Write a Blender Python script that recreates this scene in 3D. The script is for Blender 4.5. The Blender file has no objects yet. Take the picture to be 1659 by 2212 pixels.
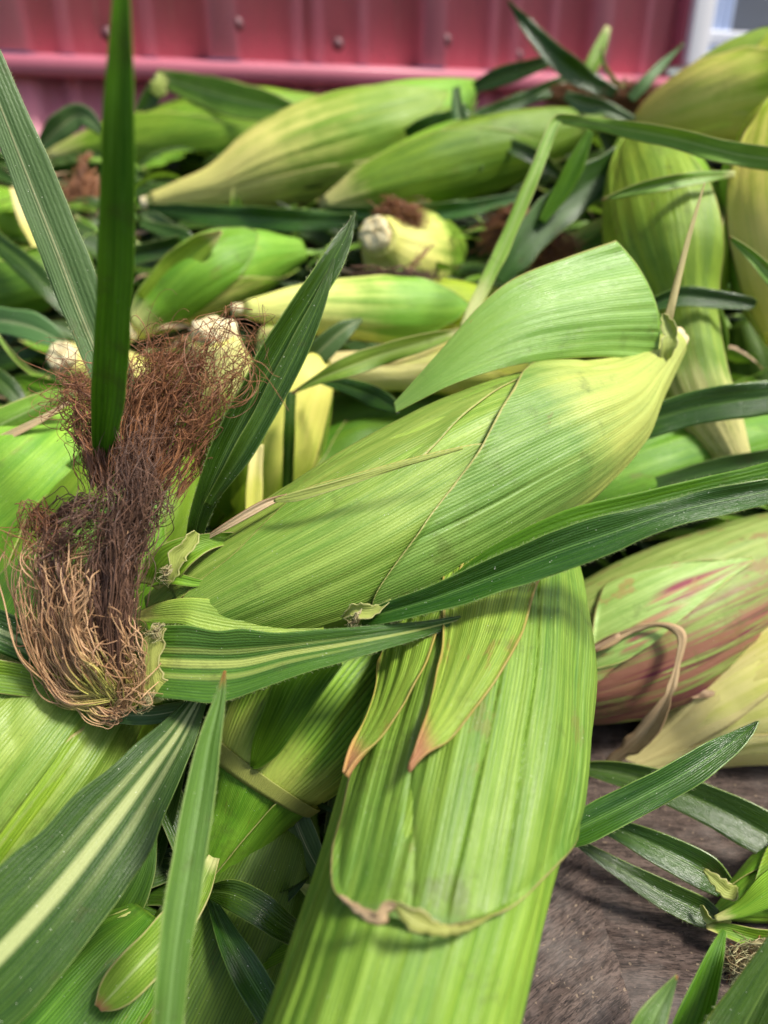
import bpy, math, random
import numpy as np
from mathutils import Vector
random.seed(7); RNG = np.random.default_rng(7)
R = math.radians
scene = bpy.context.scene
COL = scene.collection

# ------------------------------------------------------------------ camera
CH = 0.30; PITCH = R(26.5); F = 1597.3; CU, CV = 829.5, 1106.0
cam_d = bpy.data.cameras.new("camera"); cam = bpy.data.objects.new("camera", cam_d); COL.objects.link(cam)
cam.location = (0, 0, CH); cam.rotation_euler = (R(90) - PITCH, 0, 0)
cam_d.sensor_fit = 'VERTICAL'; cam_d.sensor_height = 36; cam_d.sensor_width = 27; cam_d.lens = 26
cam_d.clip_start = 0.01; cam_d.clip_end = 100
cam_d.dof.use_dof = True; cam_d.dof.focus_distance = 0.265; cam_d.dof.aperture_fstop = 6.0; cam_d.dof.aperture_blades = 0
scene.camera = cam
# ------------------------------------------------------------------ sky, sun, exposure
SUN_EL, SUN_AZ = R(58), R(104)      # azimuth: clockwise from +Y (away from the camera)
world = bpy.data.worlds.new("World"); scene.world = world; world.use_nodes = True
wn = world.node_tree.nodes; bg = wn['Background']
sky = wn.new('ShaderNodeTexSky'); sky.sky_type = 'NISHITA'; sky.sun_disc = False
sky.sun_elevation = SUN_EL; sky.sun_rotation = SUN_AZ; sky.air_density = 1.0; sky.dust_density = 3.0; sky.ozone_density = 1.0
world.node_tree.links.new(sky.outputs[0], bg.inputs[0]); bg.inputs[1].default_value = 0.112
sun_d = bpy.data.lights.new("sun", 'SUN'); sun_d.energy = 3.6; sun_d.angle = R(12); sun_d.color = (1.0, 0.95, 0.87)
sun = bpy.data.objects.new("sun", sun_d); COL.objects.link(sun)
sd = Vector((math.sin(SUN_AZ) * math.cos(SUN_EL), math.cos(SUN_AZ) * math.cos(SUN_EL), math.sin(SUN_EL)))
sun.rotation_euler = sd.to_track_quat('Z', 'Y').to_euler(); sun.location = sd * 3
scene.view_settings.view_transform = 'Standard'; scene.view_settings.look = 'None'
scene.view_settings.exposure = 0.72; scene.view_settings.gamma = 1
scene.cycles.max_bounces = 8; scene.cycles.transmission_bounces = 6; scene.cycles.transparent_max_bounces = 6
scene.cycles.use_denoising = True

# ------------------------------------------------------------------ helpers
cp, sp_ = math.cos(PITCH), math.sin(PITCH)
RIGHT = np.array([1., 0, 0]); UP = np.array([0, sp_, cp]); FWD = np.array([0, cp, -sp_]); CAM = np.array([0, 0, CH])
def P(u, v, d):
    u, v, d = np.asarray(u, float), np.asarray(v, float), np.asarray(d, float)
    return CAM + d[..., None] * ((u - CU)[..., None] / F * RIGHT - (v - CV)[..., None] / F * UP + FWD)
def project(p):
    q = p - CAM; z = q @ FWD
    return CU + F * (q @ RIGHT) / z, CV - F * (q @ UP) / z, z
def plane_pt(u, v, z=0.0):      # a point of the table top
    r = (u - CU) / F * RIGHT - (v - CV) / F * UP + FWD
    return CAM + r * ((z - CH) / r[2])
def spline(pts, n):
    p = np.array(pts, float); m = len(p)
    if m == 2: return p[0] + (p[1] - p[0]) * np.linspace(0, 1, n)[:, None]
    ch = np.concatenate([[0], np.cumsum(np.maximum(1e-6, np.linalg.norm(np.diff(p[:, :2], axis=0), axis=1)) ** .8)])
    ch /= ch[-1]
    tg = np.zeros_like(p)
    for i in range(m):
        a, b = max(0, i - 1), min(m - 1, i + 1)
        tg[i] = (p[b] - p[a]) / (ch[b] - ch[a])
    s = np.linspace(0, 1, n); k = np.clip(np.searchsorted(ch, s, side='right') - 1, 0, m - 2)
    h = (ch[k + 1] - ch[k]); x = ((s - ch[k]) / h)[:, None]; h = h[:, None]
    return ((2*x**3 - 3*x**2 + 1) * p[k] + (x**3 - 2*x**2 + x) * h * tg[k] + (-2*x**3 + 3*x**2) * p[k + 1] + (x**3 - x**2) * h * tg[k + 1])
_tab = np.random.default_rng(3).random(65536) * 2 - 1
def noise2(x, y, seed=0):
    x = np.asarray(x, float); y = np.asarray(y, float); x, y = np.broadcast_arrays(x, y)
    xi = np.floor(x).astype(np.int64); yi = np.floor(y).astype(np.int64); fx = x - xi; fy = y - yi
    fx = fx*fx*(3 - 2*fx); fy = fy*fy*(3 - 2*fy)
    h = lambda a, b: _tab[((a * 73856093) ^ (b * 19349663) ^ (seed * 83492791)) & 65535]
    return (h(xi, yi)*(1-fx) + h(xi+1, yi)*fx)*(1-fy) + (h(xi, yi+1)*(1-fx) + h(xi+1, yi+1)*fx)*fy
def nrm(a): return a / np.maximum(1e-12, np.linalg.norm(a, axis=-1, keepdims=True))
def sstep(a, b, x): x = np.clip((x - a) / (b - a), 0, 1); return x*x*(3 - 2*x)

def mesh_obj(name, verts, faces, mat, parent=None, smooth=True, uvs=None, kind=None, label=None, attr=None):
    me = bpy.data.meshes.new(name); v = np.asarray(verts, float).reshape(-1, 3)
    org = np.array(parent.location) if parent is not None and parent.get('_root') else None
    if parent is not None and org is None:
        org = np.array(parent['org'])
    if org is None: org = v.mean(0)
    v = v - org
    f = np.asarray(faces, np.int64); k = f.shape[1]
    me.vertices.add(len(v)); me.vertices.foreach_set('co', v.astype(np.float32).ravel())
    me.loops.add(f.size); me.loops.foreach_set('vertex_index', f.astype(np.int32).ravel())
    me.polygons.add(len(f)); me.polygons.foreach_set('loop_start', (np.arange(len(f)) * k).astype(np.int32))
    if smooth: me.polygons.foreach_set('use_smooth', np.ones(len(f), bool))
    for nm, uv in (uvs or {}).items():
        l = me.uv_layers.new(name=nm); l.data.foreach_set('uv', uv.reshape(-1, 2)[f.ravel()].astype(np.float32).ravel())
    for nm, a in (attr or {}).items():
        at = me.attributes.new(nm, 'FLOAT', 'POINT'); at.data.foreach_set('value', np.asarray(a, np.float32).ravel())
    me.update(calc_edges=True); me.validate()
    me.materials.append(mat)
    o = bpy.data.objects.new(name, me); COL.objects.link(o)
    if parent is not None: o.parent = parent
    else: o.location = org
    o['org'] = [float(c) for c in org]
    if kind: o['kind'] = kind
    if label: o['label'] = label
    return o
def thing(name, label, cat, loc, group=None):
    o = bpy.data.objects.new(name, None); COL.objects.link(o); o.location = [float(c) for c in loc]; o['_root'] = 1
    o.empty_display_size = 0.01
    o['org'] = [float(c) for c in loc]
    o['label'] = label; o['category'] = cat
    if group: o['group'] = group
    return o
def tag(o, label, cat, group=None):
    o['label'] = label; o['category'] = cat
    if group: o['group'] = group
    return o
def grid_faces(n, m, closed=False):
    i, j = np.meshgrid(np.arange(n - 1), np.arange(m if closed else m - 1), indexing='ij')
    j2 = (j + 1) % m
    return np.stack([i*m + j, i*m + j2, (i+1)*m + j2, (i+1)*m + j], -1).reshape(-1, 4)
def solid(o, th, off=-1):
    md = o.modifiers.new('thickness', 'SOLIDIFY'); md.thickness = th; md.offset = off; return o

# ------------------------------------------------------------------ materials
class NT:
    def __init__(s, name):
        s.m = bpy.data.materials.new(name); s.m.use_nodes = True; s.t = s.m.node_tree; s.n = s.t.nodes
        s.p = s.n['Principled BSDF']; s.out = s.n['Material Output']
    def l(s, a, b): s.t.links.new(a, b)
    def node(s, ty, **kw):
        n = s.n.new(ty)
        for k, v in kw.items():
            if k.startswith('i_'):
                key = k[2:]; key = int(key) if key.isdigit() else key.replace('_', ' ')
                if hasattr(v, 'is_output'): s.l(v, n.inputs[key])
                else: n.inputs[key].default_value = v
            else: setattr(n, k, v)
        return n
    def math(s, op, a, b=0.0, c=None, clamp=False):
        n = s.n.new('ShaderNodeMath'); n.operation = op; n.use_clamp = clamp
        for i, x in enumerate((a, b, c)):
            if x is None: continue
            if hasattr(x, 'is_output'): s.l(x, n.inputs[i])
            else: n.inputs[i].default_value = x
        return n.outputs[0]
    def ramp(s, x, a, b, lo=0.0, hi=1.0):
        n = s.n.new('ShaderNodeMapRange'); n.interpolation_type = 'SMOOTHSTEP'
        s.l(x, n.inputs[0])
        for i, q in zip((1, 2, 3, 4), (a, b, lo, hi)): n.inputs[i].default_value = q
        return n.outputs[0]
    def mix(s, f, a, b):
        n = s.n.new('ShaderNodeMix'); n.data_type = 'RGBA'
        for i, x in ((0, f), (6, a), (7, b)):
            if hasattr(x, 'is_output'): s.l(x, n.inputs[i])
            else: n.inputs[i].default_value = x if i == 0 else (*x, 1.0)
        return n.outputs[2]
    def noise(s, vec, sc, detail=3, rough=.55, scale=1.0):
        mp = s.n.new('ShaderNodeMapping'); s.l(vec, mp.inputs[0]); mp.inputs['Scale'].default_value = sc
        mp.inputs['Location'].default_value = (random.random()*9, random.random()*9, random.random()*9)
        n = s.n.new('ShaderNodeTexNoise'); s.l(mp.outputs[0], n.inputs['Vector']); n.inputs['Scale'].default_value = scale
        n.inputs['Detail'].default_value = detail; n.inputs['Roughness'].default_value = rough
        return n.outputs[0]

def leaf_mat(name, light, dark, pale=(.72,.68,.33), pale_to=0.0, pale_amt=1.0, edge=(.45,.36,.15), edge_w=.02, edge_amt=.7, rough=.46,
             spec=.34, transl=.20, vein=.0011, vein_amt=.35, midrib=0.0, ribcol=(.62,.68,.34), blot=(.2,.09,.03), blot_amt=0.0, blot_th=.62,
             streak=1.0, tip=None, tip_from=.9, redstreak=None, bump=.75, coat=0.0, mottle=.5, dust=.25, rib_w=.06, bruise=.5):
    k = NT(name)
    fib = k.node('ShaderNodeUVMap', uv_map='fib').outputs[0]; nm = k.node('ShaderNodeUVMap', uv_map='nrm').outputs[0]
    geo = k.node('ShaderNodeTexCoord').outputs['Object']
    oi = k.node('ShaderNodeObjectInfo').outputs['Random']
    sx = k.node('ShaderNodeSeparateXYZ', i_0=fib); sn = k.node('ShaderNodeSeparateXYZ', i_0=nm)
    broad = k.noise(fib, (170, 7, 1), 3, .6)
    mid = k.noise(fib, (620, 22, 1), 4, .65)
    fine = k.noise(fib, (2200, 60, 1), 2, .6)
    patch = k.noise(geo, (38, 38, 38), 4, .6)
    warp = k.noise(fib, (45, 3, 1), 1)
    ph = k.math('ADD', k.math('MULTIPLY', sx.outputs[0], 6.2832 / vein), k.math('MULTIPLY', warp, 5.0))
    vs = k.math('SINE', ph); v01 = k.math('MULTIPLY_ADD', vs, .5, .5)
    f = k.math('ADD', k.math('MULTIPLY', k.ramp(broad, .3, .7), .55 * streak), k.math('MULTIPLY', k.ramp(mid, .33, .67), .45 * streak))
    f = k.math('ADD', f, (1 - streak) * .5)
    f = k.math('ADD', f, k.math('MULTIPLY', k.math('SUBTRACT', patch, .5), mottle * 1.6), clamp=True)
    c = k.mix(f, light, dark)
    # veins: dark furrow, fine pale thread
    c = k.mix(k.math('MULTIPLY', k.math('POWER', v01, 2.0), vein_amt), c, tuple(x * .55 for x in dark))
    c = k.mix(k.ramp(fine, .56, .72, 0, .30 * streak), c, tuple(min(1, x * 1.5 + .05) for x in light))
    if pale_to > 0:
        pf = k.math('ADD', sn.outputs[1], k.math('MULTIPLY', k.math('SUBTRACT', broad, .5), pale_to * 1.1))
        pf = k.math('ADD', pf, k.math('MULTIPLY', k.math('SUBTRACT', patch, .5), pale_to * .7))
        c = k.mix(k.ramp(pf, pale_to * .25, pale_to, pale_amt, 0), c, k.mix(k.ramp(mid, .4, .65, 0, .45), pale, tuple(a*.6+b*.4 for a, b in zip(pale, light))))
    cx = k.math('ABSOLUTE', k.math('SUBTRACT', sn.outputs[0], .5))
    if midrib > 0:
        c = k.mix(k.ramp(cx, rib_w * .35, rib_w, midrib, 0), c, ribcol)
        c = k.mix(k.math('MULTIPLY', k.ramp(k.math('ABSOLUTE', k.math('SUBTRACT', cx, rib_w * 2.1)), rib_w * .2, rib_w * .7, midrib * .5, 0), k.ramp(sn.outputs[1], .35, .8, 1, 0)), c, ribcol)
    if redstreak:
        rs = k.noise(fib, (230, 9, 1), 4, .7)
        zone = k.math('MULTIPLY', k.ramp(sn.outputs[0], .47, .62), k.ramp(sn.outputs[0], .80, .93, 1, 0))
        c = k.mix(k.math('MULTIPLY', k.ramp(rs, .42, .56), zone), c, redstreak)
        c = k.mix(k.math('MULTIPLY', k.ramp(k.noise(fib, (300, 8, 1), 3), .5, .6), zone), c, (.36, .18, .10))
    if blot_amt > 0:
        bn = k.noise(fib, (90, 38, 1), 5, .7)
        c = k.mix(k.ramp(bn, blot_th, blot_th + .07, 0, blot_amt), c, blot)
    br = k.noise(geo, (52, 52, 52), 5, .72); c = k.mix(k.ramp(br, .56, .72, 0, bruise), c, tuple(x * .42 + y for x, y in zip(dark, (.05, .035, .012))))
    sp1 = k.noise(geo, (900, 900, 900), 1)
    c = k.mix(k.ramp(sp1, .78, .82, 0, .6), c, (.06, .05, .02))
    if dust > 0:
        sp2 = k.noise(geo, (1300, 1300, 1300), 1)
        c = k.mix(k.ramp(sp2, .76, .80, 0, dust * 2), c, (.75, .78, .6))
    if tip:
        c = k.mix(k.ramp(k.math('ADD', sn.outputs[1], k.math('MULTIPLY', k.math('SUBTRACT', mid, .5), .08)), tip_from, min(1.02, tip_from + .08)), c, tip)
    if edge_amt > 0:
        e = k.math('ADD', k.math('SUBTRACT', .5, cx), k.math('MULTIPLY', k.math('SUBTRACT', k.noise(fib, (40, 70, 1), 4, .7), .5), edge_w * 1.6))
        c = k.mix(k.ramp(e, edge_w * .35, edge_w, edge_amt, 0), c, edge)
    hv = k.node('ShaderNodeHueSaturation', i_Color=c); k.l(k.ramp(oi, 0, 1, .488, .512), hv.inputs['Hue']); k.l(k.ramp(oi, 0, 1, .88, 1.1), hv.inputs['Value'])
    hv.inputs['Saturation'].default_value = 1.0
    c = hv.outputs[0]
    k.l(c, k.p.inputs['Base Color'])
    rg = k.math('ADD', k.math('MULTIPLY', k.math('SUBTRACT', patch, .5), .5), rough)
    rg = k.math('ADD', rg, k.math('MULTIPLY', k.math('SUBTRACT', fine, .5), .35), clamp=True)
    k.l(rg, k.p.inputs['Roughness']); k.p.inputs['Specular IOR Level'].default_value = spec
    if coat: k.p.inputs['Coat Weight'].default_value = coat; k.p.inputs['Coat Roughness'].default_value = .22
    h = k.math('ADD', k.math('MULTIPLY', v01, -.5), k.math('MULTIPLY', fine, .5))
    h = k.math('ADD', h, k.math('MULTIPLY', k.noise(fib, (1500, 620, 1), 3, .7), 1.1))
    h = k.math('ADD', h, k.math('MULTIPLY', mid, .9))
    b = k.node('ShaderNodeBump', i_Strength=bump, i_Distance=.00022, i_Height=h)
    k.l(b.outputs[0], k.p.inputs['Normal'])
    if transl > 0:
        tr = k.node('ShaderNodeBsdfTranslucent', i_Normal=b.outputs[0])
        tc = k.node('ShaderNodeMix', data_type='RGBA', blend_type='MULTIPLY', i_0=.5); k.l(c, tc.inputs[6]); tc.inputs[7].default_value = (1, 1, .35, 1)
        gm = k.node('ShaderNodeGamma', i_Color=tc.outputs[2], i_Gamma=.8); k.l(gm.outputs[0], tr.inputs[0])
        ms = k.node('ShaderNodeMixShader', i_0=transl, i_1=k.p.outputs[0], i_2=tr.outputs[0])
        k.l(ms.outputs[0], k.out.inputs[0])
    return k.m

LG = (.36, .52, .10); MG = (.15, .30, .035); YG = (.50, .60, .10); DG = (.035, .10, .018); VD = (.018, .055, .012)
M = {}
M['hero'] = leaf_mat('husk_fresh_green', (.33,.48,.085), (.115,.265,.025), pale=(.54,.58,.14), pale_to=.22, edge=(.50,.46,.14), edge_w=.008, dust=.3, blot_amt=.3, blot_th=.67, streak=.9, vein_amt=.2, vein=.0010)
M['hero_cool'] = leaf_mat('husk_cool_green', (.27,.45,.095), (.095,.24,.028), pale=(.50,.58,.13), pale_to=.34, edge=(.52,.46,.16), edge_w=.012, dust=.35, blot_amt=.4, blot_th=.66, streak=.8, vein_amt=.28, vein=.0011)
M['hero_in'] = leaf_mat('husk_inner_green', (.36,.50,.08), (.14,.28,.025), pale=(.56,.58,.14), pale_to=.16, edge=(.5,.45,.14), edge_w=.01, blot_amt=.2, blot_th=.66, vein_amt=.2)
M['front'] = leaf_mat('husk_bright_green', (.29,.48,.055), (.09,.245,.016), pale_to=0, edge=(.46,.36,.13), edge_w=.012, streak=1.0, blot_amt=.3, blot_th=.66, vein=.0012)
M['front_outer'] = leaf_mat('husk_outer_leaf', (.25,.43,.055), (.08,.22,.02), edge=(.44,.34,.14), edge_w=.014, blot_amt=.45, blot_th=.63, blot=(.22,.20,.05), vein=.0012, tip=(.13,.25,.05), tip_from=.86, bruise=.6)
M['front_tip'] = leaf_mat('husk_leaf_tip_browning', (.37,.49,.06), (.16,.27,.02), edge=(.42,.24,.08), edge_w=.04, edge_amt=.6, tip=(.40,.18,.08), tip_from=.88, blot_amt=.5, blot_th=.6, blot=(.28,.15,.04), vein_amt=.6)
M['lime'] = leaf_mat('husk_lime', (.33,.52,.04), (.12,.29,.014), pale=(.7,.68,.25), pale_to=.2, edge_w=.012, blot_amt=.3, blot_th=.64, streak=.85)
M['paleb'] = leaf_mat('husk_pale_base', (.34,.54,.06), (.14,.33,.02), pale=(.88,.85,.25), pale_to=.5, pale_amt=.95, edge_w=.015, blot_amt=.35, blot_th=.63, blot=(.45,.32,.06), streak=.7, bruise=.2)
M['yellow'] = leaf_mat('husk_yellowing', (.52,.68,.045), (.32,.52,.02), pale=(.86,.80,.2), pale_to=.6, edge_w=.02, blot_amt=.25, blot_th=.64, blot=(.5,.28,.06), transl=.28, streak=.7, bruise=.2)
M['cream'] = leaf_mat('husk_cream', (.84,.78,.22), (.60,.66,.09), pale=(.90,.82,.36), pale_to=.6, edge_w=.02, blot_amt=.25, blot_th=.66, blot=(.65,.38,.12), transl=.28, streak=.7, bruise=.2)
M['mid'] = leaf_mat('husk_mid_green', (.25,.43,.03), (.09,.23,.01), pale=(.6,.6,.2), pale_to=.12, edge_w=.012, blot_amt=.3, vein_amt=.5, streak=.8)
M['node'] = leaf_mat('husk_ridged_green', (.33,.50,.05), (.12,.27,.012), pale=(.5,.56,.1), pale_to=.1, edge_w=.012, blot_amt=.2, vein_amt=.75, vein=.0019, streak=.8, bump=1.0)
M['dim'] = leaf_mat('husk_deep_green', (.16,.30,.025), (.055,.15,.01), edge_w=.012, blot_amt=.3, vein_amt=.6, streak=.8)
M['purple'] = leaf_mat('husk_purple_streaked', (.42,.54,.15), (.20,.34,.06), pale_to=0, edge_w=.02, redstreak=(.22,.03,.06), blot_amt=.6, blot_th=.56, blot=(.34,.18,.08))
M['flap'] = leaf_mat('husk_flap', (.35,.52,.10), (.17,.35,.04), pale_to=0, edge=(.46,.36,.13), edge_w=.012, rough=.36, spec=.5, transl=.3, blot_amt=.7, blot_th=.66, blot=(.36,.18,.05), streak=.6, vein=.0013)
M['blade'] = leaf_mat('blade_dark_green', (.050,.120,.009), (.016,.054,.004), edge=(.20,.30,.06), edge_w=.025, edge_amt=.8, rough=.22, spec=.42, transl=.12, midrib=.6, ribcol=(.13,.24,.04), vein=.0009, vein_amt=.3, bump=.9, dust=.4, rib_w=.03)
M['blade_wide'] = leaf_mat('blade_pale_rib', (.065,.14,.014), (.022,.066,.008), edge=(.26,.38,.1), edge_w=.008, rough=.4, spec=.32, transl=.12, midrib=.85, ribcol=(.42,.48,.19), vein=.0012, vein_amt=.5, rib_w=.095, dust=.4)
M['blade_rib'] = leaf_mat('blade_yellow_rib', (.09,.20,.02), (.035,.10,.010), edge=(.26,.38,.08), edge_w=.008, rough=.26, spec=.55, transl=.12, midrib=.9, ribcol=(.40,.46,.11), vein=.0010, vein_amt=.4, rib_w=.085, dust=.3)
M['blade_grey'] = leaf_mat('blade_grey_green', (.10,.19,.055), (.045,.11,.022), edge=(.3,.38,.17), edge_w=.012, rough=.45, spec=.35, transl=.12, midrib=.8, ribcol=(.38,.42,.2), vein=.0014, vein_amt=.25, rib_w=.03, dust=.5, streak=.6)
M['blade_bright'] = leaf_mat('blade_backlit_green', (.14,.29,.012), (.06,.16,.006), edge=(.24,.40,.05), edge_w=.03, rough=.45, spec=.25, transl=.42, vein=.0016, dust=.1)
M['blade_light'] = leaf_mat('blade_light_green', (.30,.47,.06), (.13,.28,.02), pale=(.6,.62,.25), pale_to=.12, edge=(.5,.45,.18), edge_w=.05, rough=.4, transl=.28, midrib=.3, blot_amt=.3, tip=(.42,.22,.1), tip_from=.93)
M['blade_blue'] = leaf_mat('blade_tip_browned', (.11,.23,.03), (.05,.125,.016), edge=(.28,.4,.1), edge_w=.05, rough=.38, transl=.2, midrib=.5, ribcol=(.2,.34,.1), tip=(.45,.18,.05), tip_from=.94, rib_w=.08)
M['tan'] = leaf_mat('tan_withered_blade', (.52,.44,.20), (.38,.34,.12), edge=(.4,.28,.12), edge_w=.05, rough=.55, spec=.25)
M['dry'] = leaf_mat('dried_leaf', (.68,.54,.32), (.42,.27,.14), edge=(.3,.18,.09), edge_w=.05, rough=.6, spec=.25, transl=.2, blot_amt=.25, blot=(.2,.09,.04))
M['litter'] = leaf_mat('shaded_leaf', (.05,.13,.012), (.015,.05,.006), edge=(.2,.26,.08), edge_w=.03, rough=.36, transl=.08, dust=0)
M['shank'] = leaf_mat('shank_skin', (.58,.62,.22), (.36,.46,.1), pale=(.74,.7,.36), pale_to=.5, edge_amt=0, transl=.15, blot_amt=.5, blot_th=.6, blot=(.4,.26,.1))
M['ligule'] = leaf_mat('leaf_collar', (.46,.50,.13), (.30,.36,.07), edge=(.6,.55,.25), edge_w=.08, transl=.3, streak=.5, vein_amt=.1, dust=.1)

def simple(name, col, rough=.5, spec=.4, metal=0.0, var=.0, scale=40, bump=0.0, col2=None, coat=0, sheen=0):
    k = NT(name); tc = k.node('ShaderNodeTexCoord').outputs['Object']
    n = k.noise(tc, (scale,)*3, 5, .6)
    c = k.mix(k.ramp(n, .3, .7), col, col2 or tuple(x * (1 - var) for x in col))
    k.l(c, k.p.inputs['Base Color']); k.p.inputs['Roughness'].default_value = rough; k.p.inputs['Specular IOR Level'].default_value = spec
    k.p.inputs['Metallic'].default_value = metal
    if coat: k.p.inputs['Coat Weight'].default_value = coat; k.p.inputs['Coat Roughness'].default_value = .25
    if bump:
        b = k.node('ShaderNodeBump', i_Strength=bump, i_Distance=.0006, i_Height=k.noise(tc, (scale * 12,)*3, 4, .7)); k.l(b.outputs[0], k.p.inputs['Normal'])
    return k.m
M['pith'] = simple('cut_pith', (.90,.82,.52), .75, .2, col2=(.72,.58,.28), scale=260, bump=1.0)
def silk_mat(name, a, b, c=None):
    k = NT(name); at = k.node('ShaderNodeAttribute', attribute_name='rnd').outputs['Fac']
    al = k.node('ShaderNodeAttribute', attribute_name='along').outputs['Fac']
    col = k.mix(at, a, b)
    if c: col = k.mix(k.ramp(al, .0, .35, 1, 0), col, c)
    k.l(col, k.p.inputs['Base Color']); k.p.inputs['Roughness'].default_value = .42; k.p.inputs['Specular IOR Level'].default_value = .4
    return k.m
M['silk_rust'] = silk_mat('silk_rust', (.34,.15,.062), (.15,.062,.03))
M['silk_dark'] = silk_mat('silk_dark', (.19,.10,.06), (.06,.032,.022))
M['silk_gold'] = silk_mat('silk_gold', (.56,.35,.18), (.27,.14,.065), (.55,.52,.12))
M['silk_pale'] = silk_mat('silk_pale', (.42,.40,.2), (.25,.17,.08))
M['hair'] = simple('leaf_hair', (.34,.40,.18), .5, .2)

# ------------------------------------------------------------------ corn ears
class Ear:
    """Body of an ear laid along stations (u, v, depth, radius px), base -> tip."""
    def __init__(s, st, seed=0, lump=.05):
        a = spline(st, 240); c = P(a[:, 0], a[:, 1], a[:, 2]); r = np.maximum(.0006, a[:, 3] * a[:, 2] / F)
        ln = np.concatenate([[0], np.cumsum(np.linalg.norm(np.diff(c, axis=0), axis=1))]); s.len = ln[-1]
        t = np.linspace(0, 1, 240); tt = ln / ln[-1]
        s.c = np.stack([np.interp(t, tt, c[:, i]) for i in range(3)], -1); s.r = np.interp(t, tt, r); s.t = t; s.seed = seed; s.lump = lump
        T = nrm(np.gradient(s.c, axis=0)); s.T = T
        N = np.zeros_like(T); m = 120
        ref = CAM - s.c[m]; N[m] = nrm(ref - (ref @ T[m]) * T[m])
        for i in range(m + 1, 240): q = N[i-1] - (N[i-1] @ T[i]) * T[i]; N[i] = nrm(q)
        for i in range(m - 1, -1, -1): q = N[i+1] - (N[i+1] @ T[i]) * T[i]; N[i] = nrm(q)
        s.N = N; s.B = np.cross(T, N); s._pts = None
    def surf(s, t, th, off=0.0):
        shp = np.broadcast_shapes(np.shape(t), np.shape(th)); t = np.broadcast_to(t, shp); th = np.broadcast_to(th, shp)
        tc = np.clip(t, 0, 1)
        I = lambda A: np.stack([np.interp(tc, s.t, A[:, i]) for i in range(3)], -1)
        r = np.interp(tc, s.t, s.r)
        r = r * (1 + s.lump * noise2(tc * 4 + 9, np.cos(th) * 1.3 + 5 + np.sin(th) * 1.1, s.seed) + s.lump * .5 * noise2(tc * 9, np.sin(th) * 2.5 + 3, s.seed + 5))
        rr = (r + off)[..., None]
        return I(s.c) + (t - tc)[..., None] * s.len * I(s.T) + rr * (np.cos(th)[..., None] * I(s.N) + np.sin(th)[..., None] * I(s.B))
    def pt(s, u, v):
        if s._pts is None:
            tg, hg = np.meshgrid(np.linspace(0, 1, 240), np.linspace(-2.0, 2.0, 240), indexing='ij')
            p = s.surf(tg, hg); nn = p - np.stack([np.interp(tg, s.t, s.c[:, i]) for i in range(3)], -1)
            face = np.einsum('ijk,ijk->ij', nn, CAM - p) > -1e-5
            U, V, Z = project(p); s._pts = (tg, hg, U, V, face)
        tg, hg, U, V, face = s._pts
        dd = (U - u)**2 + (V - v)**2 + np.where(face, 0, 1e6); k = np.argmin(dd); return float(tg.flat[k]), float(hg.flat[k])

def husk_leaf(ear, root, L, Rr, mat, layer, ns=90, nq=60, seed=0, ridge=1.0, lip=.6, th=.00035, name='husk_leaf', label=None, tiplift=0.0, wave=.6, axial=True, twist=0.0):
    """L, Rr: edges as lists of (t, theta); the leaf lies on the ear between them."""
    s = np.linspace(0, 1, ns); Le = spline(L, ns); Re = spline(Rr, ns)
    q = np.linspace(-1, 1, nq); w = (q * .5 + .5)[None, :]
    t = Le[:, :1] * (1 - w) + Re[:, :1] * w; thh = Le[:, 1:] * (1 - w) + Re[:, 1:] * w
    rm = ear.r.max(); width = np.abs(Re[:, 1] - Le[:, 1]) * np.interp(Le[:, 0], ear.t, ear.r)
    W0 = max(width.max(), .004); L0 = abs(Le[-1, 0] - Le[0, 0]) * ear.len + 1e-4
    S = s[:, None]; Q = q[None, :]
    x = Q * W0 * .5; y = S * L0
    if axial: x = (thh - twist * t) * rm; y = (t + 0 * thh) * ear.len
    # edges wander a little
    e = 1 - np.abs(Q)
    off = layer * .00055 * sstep(0, .12, S) + .0003 * layer
    rd = (.00055 * noise2(x / .0065, y / .16, seed) + .00032 * noise2(x / .0028, y / .11, seed + 1) + .00014 * noise2(x / .0013, y / .08, seed + 2)) * ridge
    rd = rd - .0011 * ridge * np.clip(1 - np.abs(noise2(x / .011, y / .13, seed + 9)) * 6, 0, 1) ** 2 * (.5 + .5 * noise2(x / .02, y / .05, seed + 10)) + .0008 * noise2(x / .02, y / .035, seed + 11)
    rd = rd * sstep(0, .25, e + .05) * np.clip(width / W0 * 1.4, .15, 1)[:, None] * sstep(0, .1, S + .03)
    off = off + rd + lip * .0007 * (1 - sstep(0, .10, e)) * (.6 + .8 * noise2(y / .012, Q * 0, seed + 3)) * sstep(.05, .3, S) + tiplift * sstep(.75, 1, S) ** 1.5
    thh = thh + wave * .03 * noise2(y / .014, Q * 0 + 2, seed + 4) * np.abs(Q) ** 5 * np.sign(Q) * sstep(.02, .2, S)
    p = ear.surf(t, thh, off)
    fib = np.stack([np.broadcast_to(x, p.shape[:2]) + seed * .137, np.broadcast_to(y, p.shape[:2]) + seed * .071], -1)
    nm = np.stack([np.broadcast_to(w, p.shape[:2]), np.broadcast_to(S, p.shape[:2])], -1)
    o = mesh_obj(name, p, grid_faces(ns, nq), mat, root, uvs={'fib': fib, 'nrm': nm}, label=label)
    return solid(o, th)
def sleeve(ear, root, mat, t0=0.0, t1=1.0, ns=90, nq=80, seed=0, ridge=1.0):
    return husk_leaf(ear, root, [(t0, -math.pi), (t1, -math.pi)], [(t0, math.pi), (t1, math.pi)], mat, 0, ns, nq, seed, ridge, lip=0, wave=0)
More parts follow.
